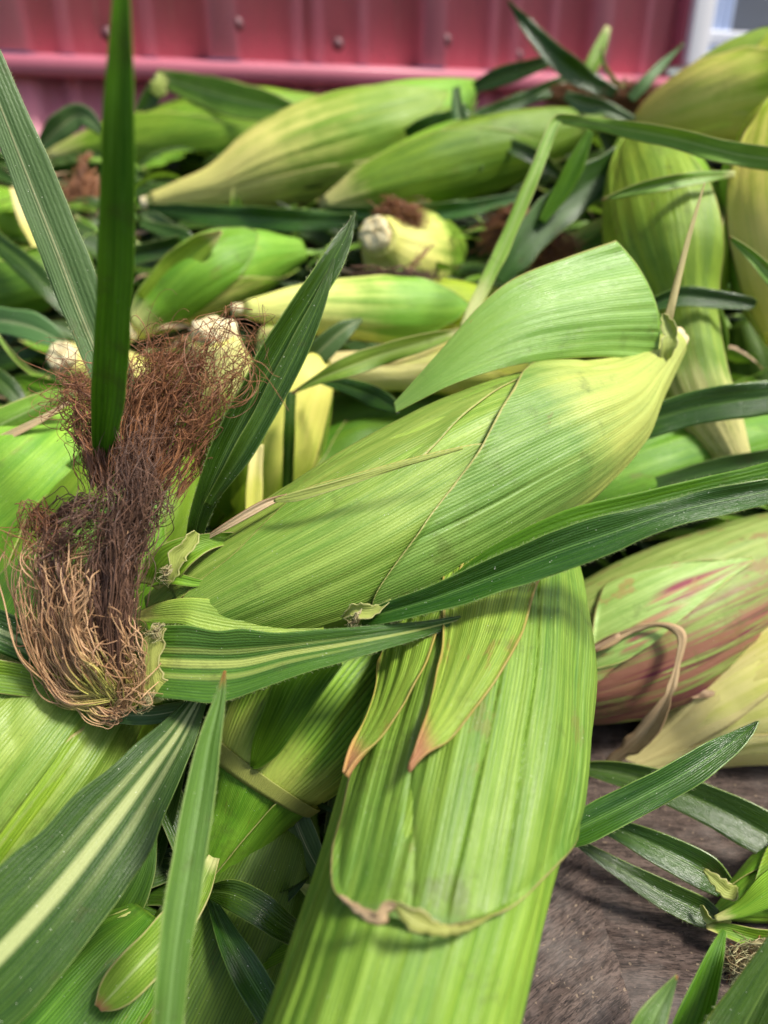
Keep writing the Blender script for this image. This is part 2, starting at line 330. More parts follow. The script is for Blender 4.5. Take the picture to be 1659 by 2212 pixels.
def stub(ear, root, r_scale=.9, ln=.006, n=28, seed=0):
    """cut end of the shank at the ear's base, slightly ragged and dished"""
    th = np.linspace(0, 2*math.pi, n, endpoint=False); rows = []
    T0 = ear.T[0]; c0 = ear.c[0]; r0 = ear.r[0] * r_scale
    for k, (dx, rr) in enumerate(((ln * .6, 1.0), (-ln * .2, 1.0), (-ln * .75, .97), (-ln, .86), (-ln * .99, .6), (-ln * 1.02, .3), (-ln * 1.0, .02))):
        jit = 1 + .22 * noise2(np.cos(th) * 3 + k, np.sin(th) * 3, seed); dz = .0012 * noise2(np.cos(th) * 4, np.sin(th) * 4 + k, seed + 1)
        rows.append(c0 + T0 * (dx + dz)[:, None] + (r0 * rr * jit)[:, None] * (np.cos(th)[:, None] * ear.N[0] + np.sin(th)[:, None] * ear.B[0]))
    return mesh_obj('cut_stalk', np.array(rows), grid_faces(7, n, True), M['pith'], root)
def tri_len(o): return o

def make_ear(label, st, mats, seed, leaves=4, res=(60, 44), cut=True, face=0.0, group='ears of corn heaped in their husks', lump=.055, ridge=.85, base_sc=.9, name='corn_ear'):
    """general ear: inner sleeve plus overlapping leaves that wrap it and narrow to the tip"""
    e = Ear(st, seed, lump); rs = random.Random(seed)
    root = thing(name, label, 'corn ear', e.c[0], group)
    ms = mats if isinstance(mats, (list, tuple)) else [mats]
    sleeve(e, root, M[ms[0]], .0, 1.0, res[0], res[1] + 20, seed, ridge)
    for k in range(leaves):
        c0 = face + (k - (leaves - 1) / 2) * (5.2 / max(1, leaves)) + rs.uniform(-.3, .3); tw = rs.uniform(-.5, .5)
        t1 = min(.97, .62 + .12 * k + rs.uniform(-.05, .12)); hw = rs.uniform(1.0, 1.35)
        order = leaves - k
        prof = [(0, 1.25), (.25, 1.15), (.5, 1.0), (.72, .72), (.9, .34), (1, .03)]
        Lx, Rx = [], []
        for s_, w_ in prof:
            t = .01 + (t1 - .01) * s_; cc = c0 + tw * s_
            Lx.append((t, cc - hw * w_)); Rx.append((t, cc + hw * w_))
        husk_leaf(e, root, Lx, Rx, M[ms[(k + 1) % len(ms)]], 1 + (k * 2) % leaves + .5 * (k % 2), res[0], res[1], seed * 13 + k, ridge, twist=tw * .8, lip=1.1)
    if cut: stub(e, root, base_sc, seed=seed)
    e.root = root
    return e

def ribbon(name, st, mat, root=None, seed=0, ns=90, nq=17, fold=12, curl=0.0, wavy=1.0, th=.00028, kind=None, label=None, ridge=1.0, hairs=0, skew=0.0, rag=0.0):
    """leaf blade: stations (u, v, depth, half width px[, tilt deg[, fold deg]])"""
    full = [tuple(x) + ((0,) if len(x) < 5 else ()) for x in st]; full = [tuple(x) + ((fold,) if len(x) < 6 else ()) for x in full]
    if full[0][3] <= 3 and full[-1][3] > 3: full = full[::-1]      # base first, tip last
    a = spline(full, ns); c = P(a[:, 0], a[:, 1], a[:, 2]); hw = np.maximum(.00025, a[:, 3] * a[:, 2] / F)
    if name == 'ligule': rag, wavy = .28, min(wavy, 2.0)
    hw = hw * (1 + rag * noise2(np.linspace(0, 1, ns) * len(st) * 3.1, np.zeros(ns), seed + 70))
    T = nrm(np.gradient(c, axis=0)); vd = nrm(CAM - c)
    S0 = nrm(np.cross(T, vd)); Nn = np.cross(S0, T)
    ti = np.radians(a[:, 4])[:, None]; S = np.cos(ti) * S0 + np.sin(ti) * Nn; N = np.cos(ti) * Nn - np.sin(ti) * S0
    ln = np.concatenate([[0], np.cumsum(np.linalg.norm(np.diff(c, axis=0), axis=1))]); s = ln / ln[-1]
    q = np.linspace(-1, 1, nq)[None, :]; y = ln[:, None]; H = hw[:, None]; x = q * H
    fo = np.radians(a[:, 5])[:, None]
    g = np.sqrt(q*q + .015) - .12   # rounded V
    up = g * H * np.sin(fo) - curl * H * q * q
    up = up + wavy * (.0010 * noise2(y / .022, np.sign(q) * 3.0, seed) * np.abs(q) ** 2 + .0007 * noise2(y / .05, q * 0, seed + 1))
    W = hw.max()
    up = up + ridge * (.00022 * noise2(q * W / .0026, y / .06, seed + 2) + .00010 * noise2(q * W / .0012, y / .05, seed + 3))
    xx = x * np.cos(fo) * (1 + .05 * wavy * noise2(y / .012, np.sign(q) * 2 + q * .2, seed + 4) * np.abs(q)) + skew * H * (1 - q*q)
    if nq >= 17: up = up + (.012 * W + .0002) * (np.exp(-(q / .10) ** 2) - .6 * np.exp(-(q / .22) ** 2)) * np.clip(H / W, 0, 1)
    p = c[:, None, :] + xx[..., None] * S[:, None, :] + up[..., None] * N[:, None, :]
    fib = np.stack([q * W + 0 * y + seed * .113, y + 0 * q + seed * .053], -1); nm = np.stack([q * .5 + .5 + 0 * y, s[:, None] + 0 * q], -1)
    o = mesh_obj(name, p, grid_faces(ns, nq), mat, root, uvs={'fib': fib, 'nrm': nm}, kind=kind, label=label)
    solid(o, th, 0)
    if hairs:
        edge_hairs(p, S, N, hairs, root if root is not None else None, o, seed)
    return o
def patch(name, Lp, Rp, mat, root, seed, bow=0, bulge=.005, ns=140, nq=70, label=None, ridge=1.0):
    """leaf between two edge curves (u, v, depth), bowed at its start"""
    L, Rr = spline(Lp, ns), spline(Rp, ns); s = np.linspace(0, 1, ns)[:, None]; q = np.linspace(0, 1, nq)[None]
    a = L[:, None, :] * (1 - q[..., None]) + Rr[:, None, :] * q[..., None]; h = 4 * q * (1 - q)
    a[..., 0] += bow * h * (1 - s) ** 4
    p = P(a[..., 0], a[..., 1], a[..., 2]); vd = nrm(CAM - p)
    w = np.linalg.norm(p[:, 0] - p[:, -1], axis=1); Wm = w.max(); Ln = np.linalg.norm(p[0, 0] - p[-1, 0])
    x = (q - .5) * Wm; y = s * Ln
    b = bulge * h * (w[:, None] / Wm) * (.4 + .6 * np.sin(np.pi * np.clip(s * 1.1 + .15, 0, 1)))
    b = b + ridge * (.0009 * noise2(x / .010, y / .09, seed) + .00045 * noise2(x / .004, y / .06, seed + 1) + .0002 * noise2(x / .0018, y / .05, seed + 2)) * np.clip(w / Wm, .1, 1)[:, None] * (1.25 - s)
    p = p + b[..., None] * vd
    fib = np.stack([x + 0*s + seed*.1, y + 0*q], -1); nm = np.stack([q + 0*s, s + 0*q], -1)
    return solid(mesh_obj(name, p, grid_faces(ns, nq), mat, root, uvs={'fib': fib, 'nrm': nm}, label=label), .0004, 0)
def tubes(paths, radii, sides=3):
    """paths: (n, k, 3); radii: (n, k)"""
    n, k, _ = paths.shape; T = nrm(np.gradient(paths, axis=1)); ref = np.array([.31, .52, .79])
    A = nrm(np.cross(T, ref)); B = np.cross(T, A); th = np.arange(sides) * 2*math.pi/sides
    v = paths[:, :, None, :] + radii[:, :, None, None] * (np.cos(th)[None, None, :, None] * A[:, :, None, :] + np.sin(th)[None, None, :, None] * B[:, :, None, :])
    f = grid_faces(k, sides, True); F_ = (np.arange(n) * k * sides)[:, None, None] + f[None]
    return v.reshape(-1, 3), F_.reshape(-1, 4)
def edge_hairs(p, S, N, count, root, blade, seed):
    rg = np.random.default_rng(seed + 50); ns = p.shape[0]; paths = []
    for side in (0, -1):
        i = rg.random(count) * (ns - 2); i0 = i.astype(int); fr = (i - i0)[:, None]
        b = p[i0, side] * (1 - fr) + p[i0 + 1, side] * fr
        d = (S[i0] * (-1 if side == 0 else 1) + N[i0] * rg.normal(0, .5, (count, 1)) + nrm(p[i0+1, side] - p[i0, side]) * .5 + rg.normal(0, .2, (count, 3)))
        L = (.0003 + .0008 * rg.random((count, 1)))
        d = nrm(d); paths.append(np.stack([b, b + d * L * .5, b + d * L + nrm(p[i0+1, side] - p[i0, side]) * L * .2], 1))
    paths = np.concatenate(paths); r = np.tile(np.array([.000045, .00003, .00001]), (len(paths), 1))
    v, f = tubes(paths, r)
    mesh_obj('edge_hairs', v, f, M['hair'], root if root is not None else blade, kind='stuff')

def silk(root, guides, n, mat, seed, rad=.00016, curl=.004, spread=1.0, k=26, cut=(.6, 1.0), name='silk', freq=6, flat=.7):
    """guides: list of (weight, [(u, v, depth, spread px)...]); many strands as one counted-by-nobody part"""
    rg = np.random.default_rng(seed); ws = np.array([g[0] for g in guides], float); ws /= ws.sum(); out = []; rnd = []
    for gi, (w, g) in enumerate(guides):
        m = int(n * ws[gi]); a = spline(g, 60); c = P(a[:, 0], a[:, 1], a[:, 2]); spd = a[:, 3] * a[:, 2] / F
        e = rg.uniform(cut[0], cut[1], m); s0 = rg.uniform(0, .12, m)
        s = s0[:, None] + (e - s0)[:, None] * np.linspace(0, 1, k)[None]; idx = s * 59
        cc = np.stack([np.interp(idx, np.arange(60), c[:, i]) for i in range(3)], -1); sp = np.interp(idx, np.arange(60), spd)
        nc = max(3, m // 14); cl = rg.integers(0, nc, m); off = rg.normal(0, .55, (nc, 1, 3))[cl] + rg.normal(0, .10, (m, 1, 3)); loose = rg.random((m, 1, 1)) < .35; off = np.where(loose, rg.normal(0, .5, (m, 1, 3)), off)
        o2 = rg.normal(0, .38, (nc, 1, 3))[cl] + rg.normal(0, .14, (m, 1, 3)); ss = s[..., None]
        base = cc + (off * (1 - ss) + (off * .6 + o2) * ss) * sp[..., None] * spread * np.array([1, flat, 1])
        ph = rg.uniform(0, 6.28, (nc, 1, 3))[cl] + rg.normal(0, .5, (m, 1, 3)); fr = (rg.uniform(.5, 1.4, (nc, 1, 3))[cl] + rg.normal(0, .08, (m, 1, 3))) * freq; ph2 = rg.uniform(0, 6.28, (m, 1, 3))
        amp = curl * rg.uniform(.25, 1.1, (m, 1, 1)) * (ss ** 1.3)
        base = base + amp * np.sin(ph + fr * ss * 3) + amp * .4 * np.sin(ph2 + fr * 2.1 * ss * 3) - amp * np.sin(ph) * .5 * ss
        out.append(base); rnd.append(rg.random(m))
    paths = np.concatenate(out); rnd = np.concatenate(rnd)
    tap = np.interp(np.linspace(0, 1, k), [0, .8, 1], [1, .85, .35]); r = rad * np.random.default_rng(seed + 1).uniform(.6, 1.4, (len(paths), 1)) * tap[None]
    v, f = tubes(paths, r, 4)
    rv = np.repeat(rnd, k * 4); al = np.tile(np.repeat(np.linspace(0, 1, k), 4), len(paths))
    return mesh_obj(name, v, f, mat, root, kind='stuff', attr={'rnd': rv, 'along': al})

# ================================================================== SETTING
def box_np(x0, x1, y0, y1, z0, z1):
    v = np.array([[x, y, z] for x in (x0, x1) for y in (y0, y1) for z in (z0, z1)], float)
    f = np.array([[0,1,3,2],[4,6,7,5],[0,4,5,1],[2,3,7,6],[0,2,6,4],[1,5,7,3]]); return v, f
# ---- wooden table top: weathered boards, seams running away from the camera
def wood_mat(name, ang):
    k = NT(name); tc = k.node('ShaderNodeTexCoord').outputs['Object']
    mp = k.node('ShaderNodeMapping', i_Vector=tc); mp.inputs['Rotation'].default_value = (0, 0, ang)
    g1 = k.noise(mp.outputs[0], (42, 240, 40), 8, .8); g2 = k.noise(mp.outputs[0], (190, 820, 90), 5, .8); g3 = k.noise(tc, (26, 26, 26), 5, .6)
    sp = k.noise(tc, (420, 420, 420), 2, .5)
    c = k.mix(k.ramp(g1, .35, .68), (.075, .050, .040), (.19, .138, .112))
    c = k.mix(k.ramp(g2, .40, .56, .8, 0), c, (.022, .015, .012))
    crk = k.noise(mp.outputs[0], (9, 75, 10), 5, .8); c = k.mix(k.ramp(k.math('ABSOLUTE', k.math('SUBTRACT', crk, .5)), .002, .012, .9, 0), c, (.012, .008, .007))
    c = k.mix(k.ramp(g3, .46, .72, 0, .5), c, (.27, .235, .21))
    c = k.mix(k.ramp(sp, .66, .72, 0, .6), c, (.40, .30, .2))
    k.l(c, k.p.inputs['Base Color']); k.p.inputs['Roughness'].default_value = .62; k.p.inputs['Specular IOR Level'].default_value = .3
    h = k.math('ADD', k.math('MULTIPLY', g2, 1.0), k.math('MULTIPLY', g1, 1.6))
    b = k.node('ShaderNodeBump', i_Strength=.9, i_Distance=.0012, i_Height=h); k.l(b.outputs[0], k.p.inputs['Normal'])
    return k.m
top = bpy.data.objects.new('wooden_tabletop', None); COL.objects.link(top); top['kind'] = 'structure'; top['_root'] = 1; top['org'] = [0, 0, 0]
def board(x0, x1, y0, y1, zt, mat, seed, ang=0.0):
    nx, ny = max(3, int((x1-x0)/.004)), max(3, int((y1-y0)/.004))
    if nx * ny > 60000: nx, ny = 120, 300
    X, Y = np.meshgrid(np.linspace(x0, x1, nx), np.linspace(y0, y1, ny), indexing='ij')
    ca, sa = math.cos(ang), math.sin(ang); gx, gy = X*ca + Y*sa, -X*sa + Y*ca
    Z = zt + .0005*noise2(gx/.05, gy/.004, seed) + .0004*noise2(gx/.02, gy/.0015, seed+1)
    ed = np.minimum(np.minimum(X-x0, x1-X), np.minimum(Y-y0, y1-Y)); Z = Z - .0022 * (1 - sstep(0, .004, ed + .0015*noise2(X/.01, Y/.01, seed+2)))
    p = np.stack([X, Y, Z], -1); f = grid_faces(nx, ny)
    o = mesh_obj('board', p, f, mat, top); solid(o, .02); return o
sx_ = plane_pt(1279, 2000)[0]
wA, wB = wood_mat('weathered_wood_diagonal', R(-35)), wood_mat('weathered_wood', R(4))
yk = plane_pt(1279, 1836)[1]
board(sx_ - .16, sx_ - .0008, -.25, yk, 0, wA, 1, R(35)); board(sx_ - .16, sx_ - .0008, yk + .0016, .62, 0, wB, 2)
yk2 = plane_pt(1400, 1880)[1]
board(sx_ + .0008, sx_ + .17, -.25, yk2, 0, wB, 3); board(sx_ + .0008, sx_ + .17, yk2 + .0014, .62, -.0003, wB, 8)
board(sx_ + .1716, sx_ + .34, -.25, .62, 0, wB, 4)
board(sx_ + .3416, sx_ + .56, -.25, .62, 0, wB, 5); board(sx_ - .33, sx_ - .1616, -.25, .62, 0, wB, 6); board(sx_ - .55, sx_ - .3316, -.25, .62, 0, wB, 7)
board(sx_ - .55, sx_ + .56, .6216, 1.35, 0, wB, 9)
gm = simple('ground_gravel', (.20,.19,.17), .9, .2, var=.4, scale=30)
v, f = box_np(-6, 6, -5, 8, -.82, -.76); g_ = mesh_obj('ground', v, f, gm, None, False); g_['kind'] = 'structure'

# ---- red metal wall: horizontal frame
YAW = R(-22)
W0 = P(829.5, 166, .92)                 # a point on the wall at the trim
ex = np.array([math.cos(-YAW), math.sin(-YAW), 0]); ey = np.array([-math.sin(-YAW), math.cos(-YAW), 0]); ez = np.array([0, 0, 1.])   # along, into the wall, up
# camera roll is nil: the wall runs away to the right
def wall_x(u, v=90.0):                  # along-wall coordinate seen at a pixel
    r = (u - CU) / F * RIGHT - (v - CV) / F * UP + FWD
    k = ((W0 - CAM) @ ey) / (r @ ey); p = CAM + r * k - W0; return float(p @ ex), float(p @ ez)
def wall_mesh(pts, **kw): pass
def W(x, y, z): return W0 + np.multiply.outer(x, ex) + np.multiply.outer(y, ey) + np.multiply.outer(z, ez)
k = NT('red_painted_metal'); tc = k.node('ShaderNodeTexCoord').outputs['Object']
n1 = k.noise(tc, (6, 6, 3), 4); n2 = k.noise(tc, (40, 40, 8), 4, .7)
c = k.mix(k.ramp(n1, .3, .7), (.70, .25, .31), (.63, .215, .275)); c = k.mix(k.ramp(n2, .5, .75, 0, .3), c, (.42, .24, .24)); n3 = k.noise(tc, (160, 160, 9), 3, .7); c = k.mix(k.ramp(n3, .58, .7, 0, .35), c, (.8, .5, .52)); n4 = k.noise(tc, (220, 220, 220), 2); c = k.mix(k.ramp(n4, .68, .74, 0, .6), c, (.22, .1, .09))
k.l(c, k.p.inputs['Base Color']); k.p.inputs['Roughness'].default_value = .5; k.p.inputs['Specular IOR Level'].default_value = .5
k.p.inputs['Coat Weight'].default_value = .25; k.p.inputs['Coat Roughness'].default_value = .3
M['red'] = k.m
M['red_dark'] = simple('red_trim_paint', (.50,.14,.19), .55, .3, var=.12, scale=8, coat=.3)
wall = thing('metal_wall', 'red ribbed metal siding wall with screws behind the corn heap', 'wall', W0)
xr = wall_x(1452, 90)[0]
ribs = [wall_x(u)[0] for u in (30, 482, 932, 1290)]
xs = [-1.4]; ys = [0.0]
def rib(x, w=.016, d=.017):       # raised box rib towards the viewer (negative y), dark left flank
    for dx, dy in ((-w - .006, 0), (-w, -d), (w * .6, -d), (w * .6 + .012, 0)): xs.append(x + dx); ys.append(dy)
def minor(x):
    for dx, dy in ((-.009, 0), (-.0045, -.006), (.0045, -.006), (.009, 0)): xs.append(x + dx); ys.append(dy)
minors = [wall_x(u)[0] for u in (142, 322, 640, 685, 782, 1060, 1108, 1190, 1392)]
allr = sorted([(x, 'R') for x in ribs] + [(x, 'm') for x in minors])
for x, ty in allr: (rib if ty == 'R' else minor)(x)
xs.append(xr); ys.append(0.0)
xs, ys = np.array(xs), np.array(ys)
def siding(z0, z1, yoff, name):
    z = np.array([z0, z1]); p = W(xs[None, :] + 0*z[:, None], ys[None, :] + yoff + 0*z[:, None], z[:, None] + 0*xs[None, :])
    o = mesh_obj(name, p, grid_faces(2, len(xs)), M['red'], wall, smooth=False); solid(o, .0006, 0); return o
siding(.012, 1.3, 0, 'siding_panel')
siding(-1.2, .004, .012, 'siding_panel')
# z-flashing trim between the two panels
prof = [(.010, .015), (-.004, .010), (-.022, .007), (-.024, .004), (-.024, -.008), (-.021, -.010), (.006, -.0102)]
xx = np.array([-1.4, xr + .9]); pr = np.array(prof)
p = W(xx[:, None] + 0*pr[:, 0][None], pr[:, 0][None] + 0*xx[:, None], pr[:, 1][None] + 0*xx[:, None])
solid(mesh_obj('trim_rail', p, grid_faces(2, len(prof)), M['red_dark'], wall, smooth=False), .0008, 0)
M['screw'] = simple('painted_screw', (.16,.05,.06), .45, .5, var=.3, scale=300)
M['rubber'] = simple('screw_washer', (.08,.06,.06), .6, .4)
def screw(u, v):
    x, z = wall_x(u, v); n = 12; th = np.arange(n) * 2*math.pi/n; rows = []
    yy = float(np.interp(x, xs, ys))
    for r_, dy in ((.0072, 0), (.0072, -.0014), (.0060, -.0020), (.0044, -.0021), (.0044, -.0062), (.0030, -.0074), (.0001, -.0076)):
        rows.append(W(x + r_*np.cos(th), yy - .0004 + dy + 0*th, z + r_*np.sin(th)))
    mesh_obj('screw', np.array(rows), grid_faces(len(rows), n, True), M['screw'], wall, smooth=False)
for u, v in ((232, 74), (510, 55), (730, 97), (957, 90), (1118, 122), (-60, 60)): screw(u, v)
# corner trim strip beside the window
def wbox(name, x0, x1, y0, y1, z0, z1, mat, root, bev=.0):
    v, f = box_np(x0, x1, y0, y1, z0, z1); p = W(v[:, 0], v[:, 1], v[:, 2])
    o = mesh_obj(name, p, f, mat, root, smooth=False)
    if bev: m_ = o.modifiers.new('b', 'BEVEL'); m_.width = bev; m_.segments = 2
    return o
wbox('edge_trim', xr, xr + .006, -.022, .02, .0235, 1.3, M['red_dark'], wall, .001)
# ---- window
vin = simple('white_vinyl', (.86,.86,.88), .35, .5, var=.04, scale=20)
win = thing('window', 'white framed window with dark glass at the top right', 'window', W(np.float64(xr+.01), np.float64(0), np.float64(.02)))
fx = xr + .0062
wbox('window_frame', fx, fx + .034, -.030, .04, .024, 1.3, vin, win, .0015)
wbox('window_frame', fx + .0342, fx + .0402, -.016, .04, .0302, 1.3, vin, win, .0015)
wbox('window_frame', fx + .0342, fx + .9, -.03, .04, .024, .0300, vin, win, .0015)
k = NT('window_glass'); k.p.inputs['Base Color'].default_value = (.10,.115,.14,1); k.p.inputs['Roughness'].default_value = .08; k.p.inputs['Specular IOR Level'].default_value = .8
wbox('pane', fx + .0405, fx + .9, .030, .034, .0302, 1.3, k.m, win)
blue = simple('sash_track', (.52,.62,.85), .3, .5)
for i in range(3): wbox('sash_track', fx + .056 + i*.012, fx + .064 + i*.012, -.008, .0295, .0692, 1.3, blue, win, .0008)
wbox('sash_rail', fx + .0405, fx + .9, -.014, .0295, .053, .069, simple('sash_rail_grey', (.58,.60,.66), .35, .5), win, .002)
for i, (a_, w_) in enumerate(((.054, .006), (.064, .010), (.080, .005))): wbox('sash_track', fx + a_, fx + a_ + w_, -.006, .0295, .0303, .0528, blue, win, .0008)

# ================================================================== EARS
def px(e, pts): return [e.pt(*p) if p[0] != 'a' else p[1:] for p in pts]
GE = 'ears of corn heaped in their husks'
# ---- hero ear
hb = Ear([(1448,742,.357,31), (1420,776,.352,40), (1372,824,.345,60), (1295,888,.335,104), (1185,942,.325,150), (1050,1010,.312,170), (900,1095,.30,178), (740,1180,.288,172),
          (600,1245,.280,150), (480,1300,.276,122), (370,1360,.274,92), (270,1425,.272,62), (215,1465,.27,34)], 21, .035)
hero = thing('corn_ear', 'large green corn ear across the middle, brown silk at its left end', 'corn ear', hb.c[0], GE)
sleeve(hb, hero, M['hero_in'], .0, .90, 160, 200, 3)
husk_leaf(hb, hero, px(hb, [('a', .0, 2.6), (1250, 800), (1120, 820), (900, 1000), (720, 1100), (560, 1180), (400, 1290), (385, 1302)]), [(0, 4.4), (.3, 4.2), (.5, 4.0), (.8, 3.2), (.86, 2.2)][::1],
          M['hero'], 1, 140, 100, 5)
# lower-left wrapping leaf carrying the blade b5
husk_leaf(hb, hero, [(.02, -3.3), (.35, -3.0), (.6, -2.6), (.8, -2.2), (.90, -1.6)], px(hb, [('a', .02, .4), (1180, 935), (1000, 968), (800, 1020), (640, 1078), (520, 1190), (420, 1270), (388, 1310)]),
          M['hero'], 2, 180, 160, 6, ridge=1.3, twist=-.3, label='broad fresh husk leaf with faint dew sheen')
# outermost leaf with the diagonal edge
husk_leaf(hb, hero, [(.0, -2.9), (.3, -2.7), (.45, -2.3), (.58, -1.75), (.665, -1.22)], px(hb, [('a', .0, 1.5), (1250, 795), (1165, 800), (1040, 965), (900, 1140), (810, 1255), (776, 1322)]),
          M['hero_cool'], 4.5, 180, 150, 7, lip=1.6, ridge=1.3, twist=.25, label='outer husk leaf with a long diagonal edge')
# thin curled lip near (600,1075)
ribbon('husk_edge', [(590,1082,.252,3,0,5), (640,1072,.250,11), (720,1050,.249,9), (850,1010,.250,6), (1000,968,.254,2)], M['ligule'], hero, 31, 60, 7)
ribbon('husk_edge', [(430,1172,.262,3), (500,1130,.260,8), (570,1090,.260,9), (620,1070,.262,3)], M['dry'], hero, 32, 40, 7)
# big free flap at the stalk end
patch('husk_flap', [(1330,520,.336), (1225,556,.328), (1110,602,.320), (1035,662,.316), (945,765,.312), (850,872,.309)], [(1415,782,.343), (1320,772,.330), (1210,776,.318), (1110,790,.309), (985,828,.303), (854,892,.305)],
      M['flap'], hero, 33, bow=42, bulge=.010, ridge=2.0, label='broad loose husk flap folded back, shiny and ribbed')
patch('husk_flap', [(1332,522,.337), (1380,580,.345), (1425,680,.352)], [(1416,780,.344), (1425,775,.346), (1440,760,.350)], M['mid'], hero, 133, bow=42, bulge=.002)
ribbon('ligule', [(1432,790,.34,4), (1442,755,.335,14), (1450,725,.335,16), (1440,695,.336,12), (1432,678,.337,4)], M['ligule'], hero, 34, 40, 9, fold=25, wavy=3)
ribbon('leaf_blade', [(1440,705,.337,10,0,30), (1455,640,.338,8), (1475,560,.340,6), (1500,470,.342,4), (1522,395,.345,1.5)], M['tan'], hero, 35, 70, 9, label='thin tan withered leaf blade')
stub(hb, hero, .9, seed=4)
# blades at the silk end
ribbon('leaf_blade', [(785,1338,.2535,12,0,30), (830,1325,.250,24,0,34), (940,1293,.246,33,0,30), (1080,1240,.243,43,0,26), (1200,1192,.241,47,0,24), (1330,1148,.24,43,0,24), (1450,1108,.24,34,0,28), (1560,1082,.24,34,0,24), (1690,1055,.24,30)],
       M['blade'], hero, 36, 200, 31, fold=22, wavy=1.8, hairs=260, label='long glossy dark leaf blade reaching right')
ribbon('leaf_blade', [(960,1262,.249,6), (1080,1195,.247,22), (1230,1135,.246,34), (1400,1090,.248,30), (1540,1055,.25,28), (1690,1020,.25,28)], M['blade_bright'], hero, 37, 140, 17, fold=8, hairs=120)
ribbon('ligule', [(745,1330,.254,3), (765,1318,.2515,12), (790,1320,.250,20), (812,1316,.2495,12), (845,1295,.2495,2)], M['ligule'], hero, 38, 40, 11, fold=30, wavy=3)
ribbon('leaf_blade', [(330,1430,.252,74,0,10), (420,1434,.249,80,0,14), (520,1432,.247,76,0,20), (620,1412,.246,54,0,24), (740,1392,.246,40,0,24), (870,1368,.247,26,0,28), (970,1345,.249,13,0,30), (1032,1326,.25,2)],
       M['blade_rib'], hero, 39, 180, 31, wavy=1.6, hairs=160, label='leaf blade with a yellow midrib lying under the husk')
ribbon('ligule', [(345,1352,.2475,16,0,0), (330,1400,.2465,20), (328,1440,.246,16), (335,1478,.2465,26), (345,1515,.248,30)], M['ligule'], hero, 40, 60, 15, fold=-20, wavy=2.5, label='yellow collar where the blade joins')
ribbon('husk_edge', [(300,1330,.262,8), (345,1325,.256,24), (400,1322,.252,34), (440,1330,.252,40), (520,1345,.254,32), (700,1350,.262,20)], M['hero_in'], hero, 41, 70, 15, wavy=2)
ribbon('leaf_blade', [(418,1170,.262,18,0,30), (432,1110,.256,27,0,34), (475,1005,.250,40,0,38), (545,865,.247,47,0,38), (622,725,.247,42,0,38), (694,605,.249,31,0,36), (740,525,.251,19), (767,460,.253,2)],
       M['blade'], hero, 42, 190, 31, wavy=1.8, hairs=260, label='glossy folded blade standing up right of the silk')
ribbon('leaf_blade', [(450,1090,.252,10), (520,985,.246,22), (590,860,.2435,26), (650,740,.243,24), (695,640,.244,14), (722,560,.246,2)], M['blade'], hero, 43, 120, 13, fold=24, wavy=1.5)
ribbon('ligule', [(425,1150,.2535,10), (405,1180,.252,18), (385,1200,.251,20), (375,1235,.251,12), (362,1262,.252,3)], M['ligule'], hero, 44, 50, 15, fold=24, wavy=4)
ribbon('husk_edge', [(330,1260,.262,20), (360,1220,.258,36), (400,1190,.258,30), (450,1170,.262,18), (520,1160,.27,8)], M['mid'], hero, 45, 50, 15, wavy=3)
ribbon('husk_edge', [(470,1262,.2565,2), (420,1258,.2555,10), (370,1250,.256,12), (320,1260,.262,6)], M['mid'], hero, 46, 40, 9)
ribbon('leaf_blade', [(216,1050,.262,5,0,10), (224,960,.247,22,8), (238,850,.228,36,16), (248,650,.198,39,24), (254,450,.180,39,14), (257,280,.168,35,4), (259,120,.160,26,-4), (261,0,.155,18,-8), (262,-130,.151,9,-8)],
       M['blade_bright'], hero, 47, 160, 19, ridge=.4, fold=14, label='tall upright blurred green blade in front of the silk')
ribbon('leaf_blade', [(320,960,.285,26), (262,852,.282,40), (196,700,.278,46), (134,536,.272,48), (78,395,.266,46), (20,250,.26,40), (-40,100,.255,32), (-90,-20,.25,15)],
       M['blade_grey'], hero, 48, 170, 21, fold=10, hairs=300, skew=-.25, label='long grey green hairy blade at the left edge')
ribbon('leaf_blade', [(150,1462,.262,18), (80,1405,.257,36), (0,1362,.252,42), (-100,1330,.25,40)], M['blade_wide'], hero, 49, 70, 17)
ribbon('leaf_blade', [(165,1515,.258,10), (100,1482,.253,30), (10,1462,.249,38), (-100,1450,.245,36)], M['mid'], hero, 50, 70, 17, fold=24)
ribbon('husk_leaf', [(110,1490,.258,10), (200,1522,.257,26), (290,1545,.256,22), (370,1538,.258,20), (450,1510,.262,6)], M['blade_grey'], hero, 51, 60, 15, fold=-20, wavy=2, label='pale husk edge below the silk')
ribbon('husk_leaf', [(120,1420,.262,20), (170,1470,.258,48), (240,1500,.256,44), (310,1490,.257,30)], M['yellow'], hero, 52, 60, 17, fold=20, wavy=3)
silk(hero, [(3, [(240,1500,.252,34), (160,1450,.246,50), (115,1340,.243,56), (120,1230,.244,52), (180,1150,.247,44), (250,1110,.25,40)]),
            (3, [(255,1500,.25,40), (200,1430,.243,56), (175,1330,.241,60), (200,1230,.244,50), (270,1150,.248,34)]),
            (2, [(275,1520,.25,30), (255,1450,.242,50), (230,1370,.24,56), (220,1290,.242,44)]),
            (1.3, [(270,1500,.25,26), (140,1500,.246,30), (75,1350,.243,34), (60,1220,.243,34), (110,1140,.245,30)]),
            (1, [(150,1500,.25,20), (230,1548,.247,18), (300,1500,.245,16), (308,1400,.246,14)])], 560, M['silk_gold'], 1, rad=.00021, curl=.0075, cut=(.3, 1), k=46, freq=4)
